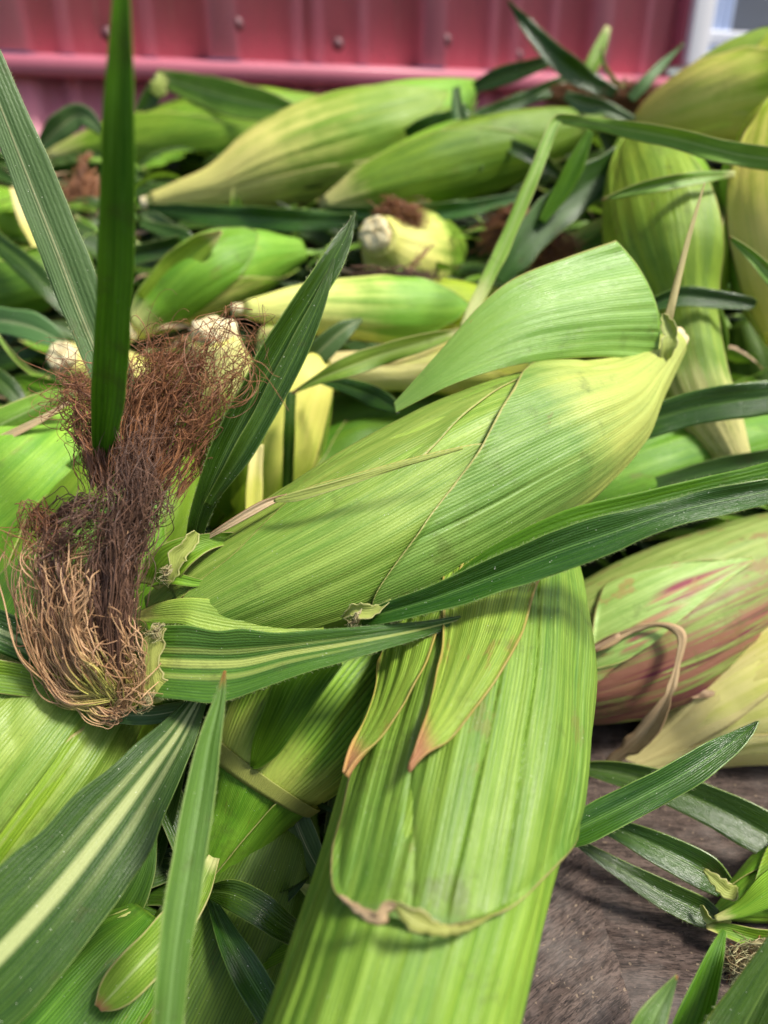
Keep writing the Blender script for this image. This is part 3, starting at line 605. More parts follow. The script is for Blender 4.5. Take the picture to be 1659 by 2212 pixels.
silk(hero, [(4, [(255,1450,.245,30), (255,1330,.2415,36), (265,1210,.241,48), (300,1090,.242,58), (320,990,.244,62), (310,900,.248,50)]),
            (2, [(230,1400,.243,24), (240,1250,.241,34), (290,1120,.241,44), (350,1010,.243,46)]),
            (.45, [(80,1150,.246,30), (150,1090,.244,34), (230,1110,.243,34), (270,1200,.243,26)]),
            (.6, [(150,1330,.243,34), (120,1210,.242,36), (190,1110,.241,36), (280,1060,.243,30)])], 800, M['silk_dark'], 2, rad=.00017, curl=.0072, cut=(.35, 1.0), k=52, freq=5.5)
silk(hero, [(4, [(300,1080,.246,46), (320,970,.247,62), (350,870,.247,66), (410,780,.246,60), (480,725,.245,50)]),
            (3, [(290,1070,.247,44), (300,960,.249,58), (320,850,.25,66), (340,750,.25,54)]),
            (3, [(240,1060,.25,38), (215,960,.252,48), (185,870,.253,50), (160,800,.253,44)]),
            (2, [(340,1060,.246,34), (400,960,.246,50), (460,850,.245,56), (510,770,.245,44)])], 900, M['silk_rust'], 3, rad=.00014, curl=.0075, cut=(.4, 1.0), k=60, freq=5)
silk(hero, [(1, [(330,960,.246,60), (430,840,.243,80), (490,750,.241,66), (560,830,.24,50)]), (1, [(230,960,.25,60), (150,850,.248,70), (110,780,.248,40)]),
            (1, [(120,1180,.246,40), (60,1120,.244,40), (60,1200,.242,40)]), (1, [(320,900,.246,70), (330,780,.244,80), (300,710,.244,50)])], 200, M['silk_rust'], 4, rad=.00015, curl=.0115, cut=(.3, 1.0), k=64, freq=5)

for gi, (u, v, d) in enumerate(((372,1225,.2495), (775,1322,.2485), (335,1495,.2445), (350,1350,.2455))):
    silk(hero, [(1, [(u, v, d, 9), (u - 12, v + 14, d - .001, 12), (u - 20, v + 34, d - .001, 12)])], 26, M['silk_pale'], 30 + gi, rad=.00011, curl=.0022, k=14, name='torn_fibres')
# ---- front ear
fa = Ear([(1190,1115,.350,34), (1150,1180,.338,78), (1105,1285,.315,150), (1066,1400,.290,198), (1018,1600,.257,224), (960,1800,.232,246), (906,2000,.213,254), (845,2212,.197,260), (785,2420,.184,256), (740,2620,.175,160), (720,2700,.172,60)], 5, .03)
front = thing('corn_ear', 'bright green corn ear in front, running off the bottom edge', 'corn ear', fa.c[0], GE)
sleeve(fa, front, M['front'], 0, .98, 180, 220, 11, 1.6)
husk_leaf(fa, front, px(fa, [('a', .0, 2.6), ('a', .12, 2.3), (870, 1420), (810, 1560), (765, 1700), (742, 1800), (730, 1900), (752, 1955), (815, 1988)]), px(fa, [('a', .0, -2.6), ('a', .12, -2.4), ('a', .3, -2.2), ('a', .5, -1.9), ('a', .58, -1.45), (1128, 1925), (1060, 1980), (940, 2012)]),
          M['front_outer'], 2.0, 190, 190, 12, ridge=2.4, lip=1.6, twist=-.5, tiplift=.0016, label='outer husk leaf ending in a brown ragged edge')
husk_leaf(fa, front, px(fa, [('a', .02, 1.2), (965, 1330), (955, 1450), (928, 1580), (897, 1697)]), px(fa, [('a', .02, -1.0), (1160, 1260), (1115, 1400), (1010, 1580), (901, 1702)]), M['front_tip'], 5, 120, 60, 13, ridge=1.5, lip=1.6, th=.0005, tiplift=.004, axial=False)
husk_leaf(fa, front, px(fa, [('a', .02, 2.0), (850, 1400), (822, 1540), (784, 1705)]), px(fa, [('a', .02, .3), (965, 1350), (910, 1500), (789, 1712)]), M['front_tip'], 4, 120, 60, 14, ridge=1.5, lip=1.6, th=.0005, tiplift=.004, axial=False)
ribbon('ligule', [(735,1935,.182,3), (770,1962,.1785,8), (815,1985,.176,14), (835,1960,.1765,12), (860,1955,.1765,4)], M['dry'], front, 60, 40, 9, wavy=2, fold=20)
ribbon('ligule', [(858,1955,.1765,8), (880,1975,.1755,24), (915,1995,.1755,22), (955,2010,.1765,13), (1005,2005,.179,7), (1065,1975,.184,2)], M['ligule'], front, 61, 60, 13, wavy=3, fold=20, label='torn pale collar on the outer husk leaf')
ribbon('husk_edge', [(1160,1180,.31,10), (1190,1140,.305,18), (1225,1120,.302,10), (1250,1108,.30,2)], M['blade_light'], front, 62, 30, 9)
ribbon('husk_leaf', [(1070,1225,.304,16,0,-14), (1135,1165,.300,46,0,-20), (1190,1125,.301,30), (1214,1106,.305,6)], M['yellow'], front, 68, 40, 17, fold=-20, wavy=2)
# ---- ear with nodes, lower centre
fd = Ear([(432,1968,.283,30), (455,1900,.284,56), (492,1820,.286,76), (528,1752,.289,92), (560,1690,.292,118), (620,1600,.298,150), (700,1490,.31,168), (800,1380,.33,150), (900,1290,.36,80), (940,1250,.38,30)], 9, .03)
nod = thing('corn_ear', 'shaded corn ear with a jointed stalk left of the front ear', 'corn ear', fd.c[0], GE)
sleeve(fd, nod, M['mid'], .0, .98, 150, 130, 17, 1.0)
husk_leaf(fd, nod, [(.265, 3.0), (.5, 2.9), (.75, 2.6), (.97, 2.0)], [(.285, -3.0), (.5, -2.9), (.75, -2.6), (.97, -2.0)], M['node'], 3.5, 120, 130, 18, ridge=1.2)
husk_leaf(fd, nod, [(.255, 3.1), (.262, 3.1), (.275, 3.1), (.285, 3.1)], [(.27, -3.1), (.28, -3.1), (.295, -3.1), (.305, -3.1)], M['ligule'], 3, 14, 90, 19, name='stalk_node', ridge=.3, lip=0)
husk_leaf(fd, nod, [(.02, 1.4), (.12, 1.6), (.262, 1.2)], [(.02, -.3), (.12, .1), (.262, .4)], M['mid'], 2, 60, 30, 20, lip=1.5)
ribbon('leaf_blade', [(700,1400,.262,60,0,24), (650,1470,.262,58,0,26), (610,1545,.264,46), (578,1605,.267,34), (555,1645,.269,14), (546,1655,.27,3)], M['blade_bright'], nod, 63, 90, 21, fold=26, label='hollow bright green leaf with a pale rim')
ribbon('leaf_blade', [(462,1850,.262,14), (425,1930,.252,28), (365,2015,.242,44), (295,2090,.232,48), (240,2150,.228,34), (212,2178,.226,10)], M['blade_light'], nod, 64, 100, 21, fold=24, wavy=2)
ribbon('leaf_blade', [(445,1925,.262,10), (500,1932,.252,30), (560,1962,.248,34), (610,2000,.248,30), (680,2040,.252,16)], M['blade'], nod, 65, 80, 19, fold=16)
ribbon('leaf_blade', [(455,1940,.262,10), (495,2030,.252,26), (540,2110,.246,36), (600,2210,.243,34), (650,2300,.24,20)], M['blade'], nod, 66, 80, 19, fold=20)
ribbon('leaf_blade', [(640,1700,.29,10), (635,1755,.288,30), (660,1825,.286,34), (700,1900,.284,18)], M['blade_grey'], nod, 67, 50, 19, fold=30, wavy=3)
stub(fd, nod, .9, seed=3)
# ---- left ear with broad blade
lc = make_ear('broad lime green corn ear at the lower left edge', [(-190,2010,.26,90), (-110,1880,.262,180), (-10,1730,.268,225), (80,1600,.28,225), (160,1480,.296,190), (230,1370,.32,110), (262,1310,.34,40)], ['lime', 'lime', 'hero'], 33, 3, (120, 100), cut=False, face=-.4, ridge=1.8)
ribbon('leaf_blade', [(440,1490,.255,14,0,8), (380,1590,.247,44,0,10), (300,1700,.237,80,0,12), (215,1812,.227,108,0,10), (125,1925,.218,122,0,8), (20,2040,.21,132,0,8), (-90,2150,.203,130,0,8)],
       M['blade_wide'], lc.root, 68, 150, 41, wavy=1.6, ridge=2, label='broad dark blade with a cream midrib crossing the ear')
b = ribbon('loose_blade', [(486,1448,.222,2,0,10), (474,1512,.219,14), (450,1610,.214,27), (428,1740,.208,37), (408,1860,.202,39), (388,1985,.196,39), (372,2110,.191,37), (360,2240,.187,35), (350,2420,.18,24)], M['blade_blue'], None, 69, 140, 19, fold=22, hairs=120)
tag(b, 'upright narrow leaf blade with an orange tip, bottom left', 'leaf')

DATA = [
 # label, stations, materials, seed, leaves, res, cut
 ('green corn ear along the top left, below a folded leaf', [(70,358,.74,14), (150,348,.73,34), (300,328,.72,72), (440,308,.71,90), (580,280,.71,78), (720,250,.73,36)], ['lime','mid'], 41, 3, (50,40), False),
 ('long corn ear with a pale yellow base below the red wall', [(322,438,.60,17), (385,424,.60,25), (470,405,.60,38), (590,358,.605,78), (750,308,.615,98), (890,262,.63,80), (975,218,.64,46), (1030,182,.65,10)], ['paleb','paleb','paleb'], 42, 4, (90,60), True),
 ('green corn ear below and right of the long pale-based one', [(690,448,.56,12), (780,418,.565,44), (900,378,.57,70), (1040,335,.58,76), (1160,300,.59,60), (1290,262,.60,24)], ['mid','lime'], 43, 3, (60,44), False),
 ('corn ear with a cream lower edge above the silk', [(285,712,.48,26), (345,665,.485,50), (440,600,.49,78), (540,565,.51,66), (650,542,.53,24)], ['paleb','lime','mid'], 44, 3, (60,44), True),
 ('corn ear seen end on, round cream stalk facing out', [(812,508,.50,38), (828,522,.515,46), (858,545,.535,80), (885,556,.56,90), (925,562,.60,80), (955,565,.64,36)], ['paleb','cream'], 45, 3, (40,50), True),
 ('yellow green corn ear lying just below the end-on one', [(524,668,.44,15), (600,668,.445,30), (720,666,.455,52), (860,672,.465,66), (980,668,.48,58), (1090,650,.49,26)], ['yellow','lime','paleb'], 46, 3, (60,44), True),
 ('upright yellow corn ear stub behind the brown silk', [(462,722,.385,50), (472,790,.395,66), (484,880,.41,84), (494,980,.43,88), (505,1080,.46,74), (515,1150,.49,30)], ['yellow','cream','lime'], 47, 3, (60,50), True),
 ('yellow corn ear going down between silk and large ear', [(690,770,.43,30), (660,830,.43,62), (620,920,.435,86), (585,1010,.44,90), (550,1110,.45,80), (520,1200,.46,36)], ['yellow','mid'], 48, 3, (60,50), False),
 ('cream corn ear under the bent yellow blade, centre', [(640,812,.455,18), (720,804,.455,36), (830,802,.455,40), (940,795,.46,50), (1040,780,.47,74), (1150,750,.49,60), (1230,720,.5,20)], ['cream','cream'], 49, 2, (60,44), False),
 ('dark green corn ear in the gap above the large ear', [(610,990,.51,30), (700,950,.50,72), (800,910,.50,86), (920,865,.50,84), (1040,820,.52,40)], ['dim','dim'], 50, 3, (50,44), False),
 ('hanging corn ear with yellow narrowed neck at the right', [(1603,1038,.398,20), (1582,985,.402,34), (1545,920,.408,52), (1505,840,.415,64), (1484,745,.423,64), (1472,670,.43,78), (1452,570,.44,124), (1428,465,.46,122), (1402,385,.49,98), (1380,320,.53,50)], ['lime','yellow','lime'], 51, 3, (110,70), True),
 ('corn ear cut off by the right edge, upper half', [(1700,740,.42,40), (1690,640,.42,84), (1668,500,.42,106), (1668,390,.43,96), (1700,280,.45,82), (1740,200,.47,30)], ['yellow','lime','yellow'], 52, 3, (60,50), False),
 ('bright corn ear highest at the top right', [(1362,292,.60,16), (1425,258,.58,48), (1520,222,.56,82), (1620,190,.55,98), (1740,150,.54,90), (1840,115,.54,30)], ['yellow','paleb','yellow'], 53, 3, (60,50), False),
 ('green corn ear behind the large ear, right of centre', [(1060,1160,.43,30), (1180,1105,.42,78), (1340,1042,.42,92), (1500,990,.43,88), (1650,950,.44,70), (1780,920,.45,26)], ['mid','lime'], 54, 3, (60,50), False),
 ('yellow corn ear resting on the wood at the right edge', [(1318,1666,.378,15), (1370,1648,.379,26), (1450,1602,.381,64), (1550,1538,.381,120), (1680,1478,.384,164), (1810,1430,.395,145), (1950,1370,.42,40)], ['cream','cream','cream'], 56, 2, (90,70), True),
 ('small corn ear with dark blades at the lower right corner', [(1860,1850,.315,46), (1770,1885,.308,80), (1690,1915,.302,70), (1610,1950,.297,40), (1545,1975,.293,10)], ['lime','mid'], 57, 3, (60,50), False),
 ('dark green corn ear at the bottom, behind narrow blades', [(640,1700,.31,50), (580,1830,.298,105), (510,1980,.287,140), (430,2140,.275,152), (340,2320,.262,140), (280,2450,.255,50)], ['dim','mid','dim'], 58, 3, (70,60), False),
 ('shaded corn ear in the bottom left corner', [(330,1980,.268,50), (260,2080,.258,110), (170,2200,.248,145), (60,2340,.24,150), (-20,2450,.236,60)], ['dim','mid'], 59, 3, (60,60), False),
 ('lime corn ear at the left edge under a browned leaf', [(-240,1330,.37,90), (-110,1225,.37,170), (40,1100,.375,196), (150,990,.39,150), (240,900,.41,56)], ['lime','mid'], 60, 3, (80,70), False),
 ('green corn ear leaning behind the lower silk', [(-20,1680,.345,100), (60,1520,.338,170), (150,1350,.335,192), (240,1190,.343,176), (325,1045,.358,120), (375,955,.375,36)], ['mid','lime'], 61, 3, (80,70), False),
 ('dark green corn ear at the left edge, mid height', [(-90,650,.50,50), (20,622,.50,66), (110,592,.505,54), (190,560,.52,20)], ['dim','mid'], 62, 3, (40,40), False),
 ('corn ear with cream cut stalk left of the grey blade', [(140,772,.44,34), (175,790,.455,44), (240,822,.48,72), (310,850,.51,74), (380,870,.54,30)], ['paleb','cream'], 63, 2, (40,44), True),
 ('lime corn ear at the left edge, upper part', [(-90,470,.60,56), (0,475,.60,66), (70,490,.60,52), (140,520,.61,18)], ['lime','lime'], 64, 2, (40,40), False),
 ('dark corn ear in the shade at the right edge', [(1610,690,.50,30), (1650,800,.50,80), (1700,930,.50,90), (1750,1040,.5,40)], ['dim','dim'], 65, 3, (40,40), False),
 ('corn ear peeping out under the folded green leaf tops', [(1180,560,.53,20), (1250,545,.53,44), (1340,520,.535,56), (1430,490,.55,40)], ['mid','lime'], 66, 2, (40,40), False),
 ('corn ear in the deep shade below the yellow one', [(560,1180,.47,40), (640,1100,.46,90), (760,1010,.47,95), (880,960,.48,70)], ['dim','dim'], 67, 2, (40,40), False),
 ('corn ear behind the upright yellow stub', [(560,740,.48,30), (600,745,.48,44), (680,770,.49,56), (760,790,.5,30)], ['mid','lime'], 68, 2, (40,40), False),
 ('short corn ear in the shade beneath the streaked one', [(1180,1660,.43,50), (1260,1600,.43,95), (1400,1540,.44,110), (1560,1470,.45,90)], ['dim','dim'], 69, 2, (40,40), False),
]
EARS = {}
for lab, st, ms, sd_, nl, res, cut in DATA:
    EARS[sd_] = make_ear(lab, st, ms, sd_, nl, res, cut)
# ---- purple-streaked ear
pt_ = Ear([(1090,1500,.39,40), (1160,1465,.385,95), (1260,1425,.384,138), (1400,1365,.388,156), (1550,1295,.40,146), (1700,1225,.42,120), (1850,1150,.43,40)], 55, .03)
pe = thing('corn_ear', 'corn ear with purple and brown streaks at the right', 'corn ear', pt_.c[0], GE)
sleeve(pt_, pe, M['purple'], 0, 1, 110, 110, 71, 1.4)
husk_leaf(pt_, pe, [(.05, -3.0), (.4, -2.8), (.8, -2.4), (.97, -1.5)], [(.05, 2.6), (.4, 2.3), (.8, 2.2), (.97, 1.8)], M['purple'], 1, 100, 90, 72, 1.4)
husk_leaf(pt_, pe, px(pt_, [('a', .05, 1.6), (1300, 1280), (1450, 1230), (1620, 1212)]), px(pt_, [('a', .05, .0), (1330, 1430), (1480, 1330), (1625, 1215)]), M['purple'], 3, 80, 40, 73, lip=1.5)

# ---- parts that belong to those ears
def E(k): return EARS[k].root
ribbon('leaf_blade', [(300,262,.69,18,0,20), (325,215,.685,18), (350,172,.68,16)], M['blade'], E(41), 80, 30, 9)
ribbon('leaf_blade', [(340,165,.68,14,0,16), (420,190,.67,28), (500,213,.66,36), (590,232,.655,28), (665,250,.655,10)], M['blade_light'], E(41), 81, 60, 13, label='pale green leaf folded over at a cream joint')
ribbon('ligule', [(333,205,.678,12), (345,185,.676,17), (352,162,.676,10)], M['ligule'], E(41), 82, 16, 9)
ribbon('leaf_blade', [(1022,190,.64,10), (1070,170,.635,19), (1130,150,.63,17), (1200,128,.625,10)], M['blade'], E(42), 83, 50, 11)
ribbon('leaf_blade', [(170,846,.348,8), (100,872,.345,28), (20,908,.342,34), (-70,955,.34,36)], M['blade_light'], E(60), 84, 60, 15, fold=-18, label='light leaf with a brown rim')
ribbon('leaf_blade', [(160,862,.346,3), (90,905,.343,7), (0,950,.34,9), (-60,985,.338,9)], M['dry'], E(60), 85, 50, 7)
ribbon('husk_flap', [(140,1010,.345,3), (185,985,.343,14), (220,960,.345,18), (270,930,.35,10)], M['blade_light'], E(61), 86, 30, 9)
ribbon('leaf_blade', [(1235,1655,.336,8), (1320,1668,.331,26), (1420,1695,.325,36), (1540,1742,.318,46), (1640,1795,.312,52), (1720,1840,.308,48)], M['blade'], E(57), 87, 90, 19, fold=26, hairs=60, label='dark blade lying on the wood, uppermost of three')
ribbon('leaf_blade', [(1225,1745,.315,10), (1330,1790,.308,24), (1430,1835,.302,38), (1520,1882,.298,42), (1562,1915,.296,28)], M['blade'], E(57), 88, 90, 19, fold=26, hairs=60)
ribbon('leaf_blade', [(1240,1815,.302,8), (1330,1872,.297,20), (1430,1930,.293,32), (1510,1968,.291,34), (1548,1985,.29,20)], M['blade'], E(57), 89, 90, 19, fold=26, hairs=60)
ribbon('ligule', [(1520,1878,.292,4), (1550,1905,.289,15), (1575,1925,.288,18), (1592,1915,.288,4)], M['ligule'], E(57), 90, 24, 11, fold=20, wavy=3)
ribbon('ligule', [(1515,1955,.287,4), (1528,1985,.285,10), (1550,1998,.285,12), (1580,1988,.286,4)], M['ligule'], E(57), 91, 24, 11, fold=20, wavy=3)
ribbon('husk_leaf', [(1525,2002,.284,4), (1570,2010,.282,15), (1640,2030,.28,22), (1740,2040,.28,24)], M['mid'], E(57), 92, 40, 13, fold=20, wavy=2)
ribbon('husk_leaf', [(1545,1985,.281,6), (1600,1965,.279,18), (1660,1925,.277,36), (1740,1880,.276,50)], M['lime'], E(57), 93, 50, 17, fold=-30, wavy=2)
silk(E(57), [(2, [(1760,2050,.272,40), (1680,2070,.272,44), (1610,2080,.275,36), (1590,2130,.278,30), (1620,2200,.278,26)]), (1, [(1700,2060,.272,30), (1600,2070,.275,30), (1560,2110,.28,20), (1500,2150,.285,10)])],
     150, M['silk_pale'], 9, rad=.00018, curl=.006, cut=(.5, 1), k=34, freq=7)
silk(E(57), [(2, [(1760,2060,.276,50), (1690,2080,.276,46), (1630,2090,.277,30), (1600,2070,.278,24)])], 320, M['silk_rust'], 10, rad=.00016, curl=.005, cut=(.5, 1), k=30)
ribbon('withered_leaf', [(1225,1436,.350,6), (1300,1392,.346,11), (1380,1356,.343,7), (1435,1350,.340,5), (1472,1372,.338,10), (1464,1430,.337,7), (1442,1505,.338,10), (1390,1588,.345,22), (1312,1652,.355,14)], M['dry'], E(56), 94, 160, 17, fold=34, wavy=5, ridge=2.5, rag=.3, label='withered tan leaf curling up from the stalk')
ribbon('leaf_blade', [(1225,1432,.348,5), (1340,1372,.346,5)], M['dry'], E(56), 95, 10, 5)
silk(E(45), [(1, [(830,455,.52,26), (870,468,.515,34), (910,478,.52,26)])], 420, M['silk_rust'], 11, rad=.0003, curl=.006, k=18)
silk(E(45), [(1, [(930,520,.50,16), (900,560,.495,10), (870,600,.49,14), (880,640,.485,10)])], 12, M['silk_rust'], 12, rad=.0002, curl=.004, k=18)
silk(E(41), [(1, [(200,400,.63,34), (180,430,.62,40), (160,490,.61,34)])], 500, M['silk_rust'], 13, rad=.0004, curl=.01, k=18)
silk(E(53), [(2, [(1180,200,.625,16), (1260,212,.62,20), (1340,212,.62,22), (1430,214,.61,18)])], 600, M['silk_rust'], 14, rad=.0004, curl=.01, k=18)
silk(E(66), [(1, [(1050,520,.54,26), (1110,490,.53,34), (1180,540,.51,34), (1230,580,.50,30)])], 600, M['silk_rust'], 15, rad=.0004, curl=.01, k=18)
silk(E(46), [(1, [(760,598,.47,14), (860,602,.465,18), (960,612,.465,14)])], 160, M['silk_dark'], 16, rad=.0003, curl=.006, k=18)
silk(E(58), [(1, [(330,1790,.30,14), (310,1860,.295,18), (290,1930,.29,20), (230,2010,.285,24)]), (1, [(560,1830,.30,10), (600,1790,.3,16), (650,1780,.3,14)])], 160, M['silk_rust'], 17, rad=.0002, curl=.004, k=22)

# ---- loose blades in the heap
LOOSE = [
 ('loose bent grass blade arching over the right of the heap', [(1000,708,.395,8), (1035,640,.398,15), (1075,560,.40,16), (1112,475,.402,16), (1150,385,.405,15), (1185,300,.408,13), (1203,262,.41,11), (1222,258,.41,11), (1300,270,.405,14), (1450,298,.395,21), (1600,335,.385,24), (1740,352,.38,24)], 'blade_light', 160),
 ('long yellow green blade lying left from the bent grass', [(1005,712,.385,5), (930,735,.38,17), (830,765,.375,24), (740,798,.37,22), (690,818,.37,12), (630,850,.37,2)], 'blade_light', 60),
 ('dark folded leaf with ragged joint above the large ear', [(690,820,.40,6), (750,835,.395,18), (820,862,.39,24), (862,885,.385,10)], 'blade', 50),
 ('pale dry-tipped blade crossing the hanging ear', [(1300,432,.40,2), (1360,414,.40,11), (1440,396,.40,15), (1520,382,.405,12), (1590,376,.41,7)], 'blade_light', 50),
 ('broad dark blade crossing the neck of the hanging ear', [(1290,955,.37,22), (1360,925,.366,34), (1460,893,.362,38), (1570,870,.358,38), (1720,852,.355,38)], 'blade', 80),
 ('sharp dark blade against the red wall, tallest at top right', [(1098,4,.60,2), (1148,66,.60,15), (1200,122,.60,22), (1255,165,.605,22), (1330,205,.61,12)], 'blade', 50),
 ('short pale blade standing up against the wall, top right', [(1314,58,.62,7), (1295,105,.62,14), (1272,155,.62,16), (1250,205,.625,12)], 'blade_light', 40),
 ('thin curling green stem against the wall', [(1298,105,.61,3), (1305,140,.61,4), (1325,170,.61,4), (1350,190,.61,4)], 'blade_light', 30),
 ('slim dark blade leaning toward the window frame', [(1476,96,.60,2), (1430,140,.60,9), (1392,180,.60,12), (1360,215,.605,10)], 'blade_grey', 40),
 ('small looped dark leaf below the wall, right of centre', [(1220,205,.58,8), (1260,225,.58,18), (1310,235,.575,14), (1370,262,.575,8)], 'blade_grey', 40),
 ('dark blade rising from the tangle at upper centre', [(1270,150,.63,5), (1200,185,.62,14), (1120,220,.615,17), (1020,260,.61,14), (960,300,.61,8)], 'blade', 50),
 ('hanging grey leaf over the upper middle ears', [(985,190,.57,8), (990,240,.565,14), (1008,300,.56,20), (1038,372,.555,6)], 'blade_grey', 40),
 ('dark leaf curled beside the tip of the long ear', [(880,300,.585,22), (925,285,.58,30), (975,262,.58,24), (1010,235,.585,10)], 'blade', 30),
 ('small dark blade on the ear right of the hanging grey leaf', [(1060,300,.56,5), (1110,318,.555,15), (1165,345,.555,16), (1210,380,.56,6)], 'blade', 30),
 ('wide dark blade slanting down behind the bent grass', [(1370,335,.48,34), (1270,400,.475,42), (1180,475,.47,44), (1110,560,.465,34), (1080,610,.465,12)], 'litter', 70),
 ('bright green pointed blade beside the bent grass', [(1275,285,.46,6), (1250,340,.46,18), (1215,410,.462,20), (1170,480,.465,8)], 'blade_bright', 40),
 ('flat dark blade lying level under the long ear', [(320,452,.55,12), (450,464,.545,20), (600,474,.54,24), (770,478,.54,16)], 'blade', 60),
 ('second level blade beneath the green upper ears', [(700,455,.55,8), (850,462,.55,18), (1000,452,.55,18), (1140,420,.55,8)], 'litter', 60),
 ('arched dark leaf at the upper left edge of the heap', [(85,320,.66,12), (130,275,.655,26), (175,250,.655,24), (222,285,.655,10)], 'blade_grey', 40),
 ('long dark leaf below the arched one, upper left', [(60,385,.65,8), (130,375,.645,20), (220,372,.645,20), (330,392,.65,10)], 'blade', 50),
 ('blue green leaf beside the end of the level blade', [(305,455,.53,6), (335,480,.525,20), (370,500,.525,20), (405,500,.53,8)], 'blade_grey', 30),
 ('bluish dark leaf at the left edge above the cream stalk', [(-60,690,.44,24), (20,695,.438,32), (90,715,.438,30), (150,750,.44,8)], 'blade_grey', 40),
 ('dark diagonal leaf at the left edge, mid height', [(-40,500,.47,20), (40,560,.468,24), (100,620,.468,24), (150,680,.47,12)], 'blade', 40),
 ('narrow pale stem at the left edge above the cream stalk', [(-10,720,.43,4), (30,770,.43,5), (70,805,.43,5), (105,818,.43,4)], 'blade_light', 30),
 ('small green leaf left of the cream cut stalk', [(30,815,.42,4), (70,825,.418,14), (120,835,.418,14), (160,850,.42,5)], 'blade_bright', 30),
 ('dark leaf below the pale stem at the left edge', [(-40,790,.42,18), (20,840,.42,22), (60,890,.42,8)], 'blade', 30),
 ('dark horizontal leaf with cream joint across the hanging ear', [(1405,660,.405,14), (1470,640,.402,22), (1540,645,.40,20), (1615,655,.398,15), (1632,658,.398,8)], 'blade', 50),
 ('small bright leaf beside the neck of the hanging ear', [(1550,652,.41,3), (1556,700,.41,12), (1562,750,.412,12), (1556,800,.415,4)], 'blade_bright', 30),
 ('brown tipped blade at the right edge over the upper ear', [(1575,512,.38,3), (1610,540,.378,9), (1650,580,.376,14), (1700,640,.375,16)], 'blade_light', 30),
 ('dark stem leaf hanging between the yellow ears', [(628,845,.395,12), (626,910,.395,13), (624,980,.40,13), (620,1060,.405,12)], 'blade', 40),
 ('bluish leaf tip pointing out above the cream ear', [(780,690,.425,4), (740,715,.42,20), (690,760,.42,28), (650,800,.425,18)], 'blade_grey', 30),
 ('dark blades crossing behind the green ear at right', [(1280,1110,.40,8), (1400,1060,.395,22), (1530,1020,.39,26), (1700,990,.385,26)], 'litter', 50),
 ('lone dark leaf on the wood pointing up right of the front ear', [(1185,1820,.268,22), (1260,1785,.268,36), (1380,1725,.27,36), (1480,1670,.273,34), (1565,1615,.278,26), (1612,1580,.281,14), (1638,1556,.283,2)], 'blade', 110),
 ('upright blade with a curled tip near the lower right corner', [(1564,2008,.245,5), (1545,2065,.24,18), (1520,2140,.235,28), (1494,2215,.23,35), (1470,2300,.226,38)], 'blade_bright', 90),
 ('short blade with a brown tip at the bottom, on the wood', [(1462,2108,.215,2), (1435,2155,.212,16), (1405,2212,.208,30), (1370,2290,.204,40)], 'blade_blue', 60),
 ('broad dark blade cut by the lower right corner', [(1720,2020,.225,40), (1660,2120,.22,48), (1600,2230,.215,62), (1550,2330,.21,70)], 'blade', 60),
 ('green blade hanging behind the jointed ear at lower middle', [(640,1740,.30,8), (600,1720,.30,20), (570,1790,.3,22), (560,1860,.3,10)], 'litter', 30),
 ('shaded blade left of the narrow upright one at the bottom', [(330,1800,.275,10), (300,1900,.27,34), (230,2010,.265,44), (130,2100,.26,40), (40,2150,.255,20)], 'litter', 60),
 ('pale yellowish leaf upright at the upper left edge', [(30,405,.56,8), (55,450,.555,24), (85,510,.55,28), (110,570,.55,16)], 'cream', 40),
 ('green leaf lying on the ear with the cream edge', [(480,500,.46,4), (430,535,.462,26), (370,590,.465,34), (310,650,.468,20)], 'lime', 50),
 ('narrow tan leaf hanging behind the base of the large ear', [(555,960,.37,14), (552,1010,.37,17), (550,1070,.37,18), (545,1130,.37,14)], 'cream', 40),
 ('dark leaf strip left of the cream-edged ear', [(300,480,.5,8), (400,520,.5,20), (250,560,.5,20)], 'litter', 40),
]
for i, (lab, st, mt, ns) in enumerate(LOOSE):
    hh = 90 if ('lone dark' in lab or 'curled tip' in lab or 'broad dark blade cut' in lab) else 0
    c0 = P(st[0][0], st[0][1], st[0][2])
    if hh:
        rt = thing('loose_blade', lab, 'leaf', c0); ribbon('leaf_blade', st, M[mt], rt, 200 + i, ns, 17, fold=22, wavy=1.6, hairs=hh)
    else:
        tag(ribbon('loose_blade', st, M[mt], None, 200 + i, ns, 13, fold=18, wavy=2.0), lab, 'leaf')

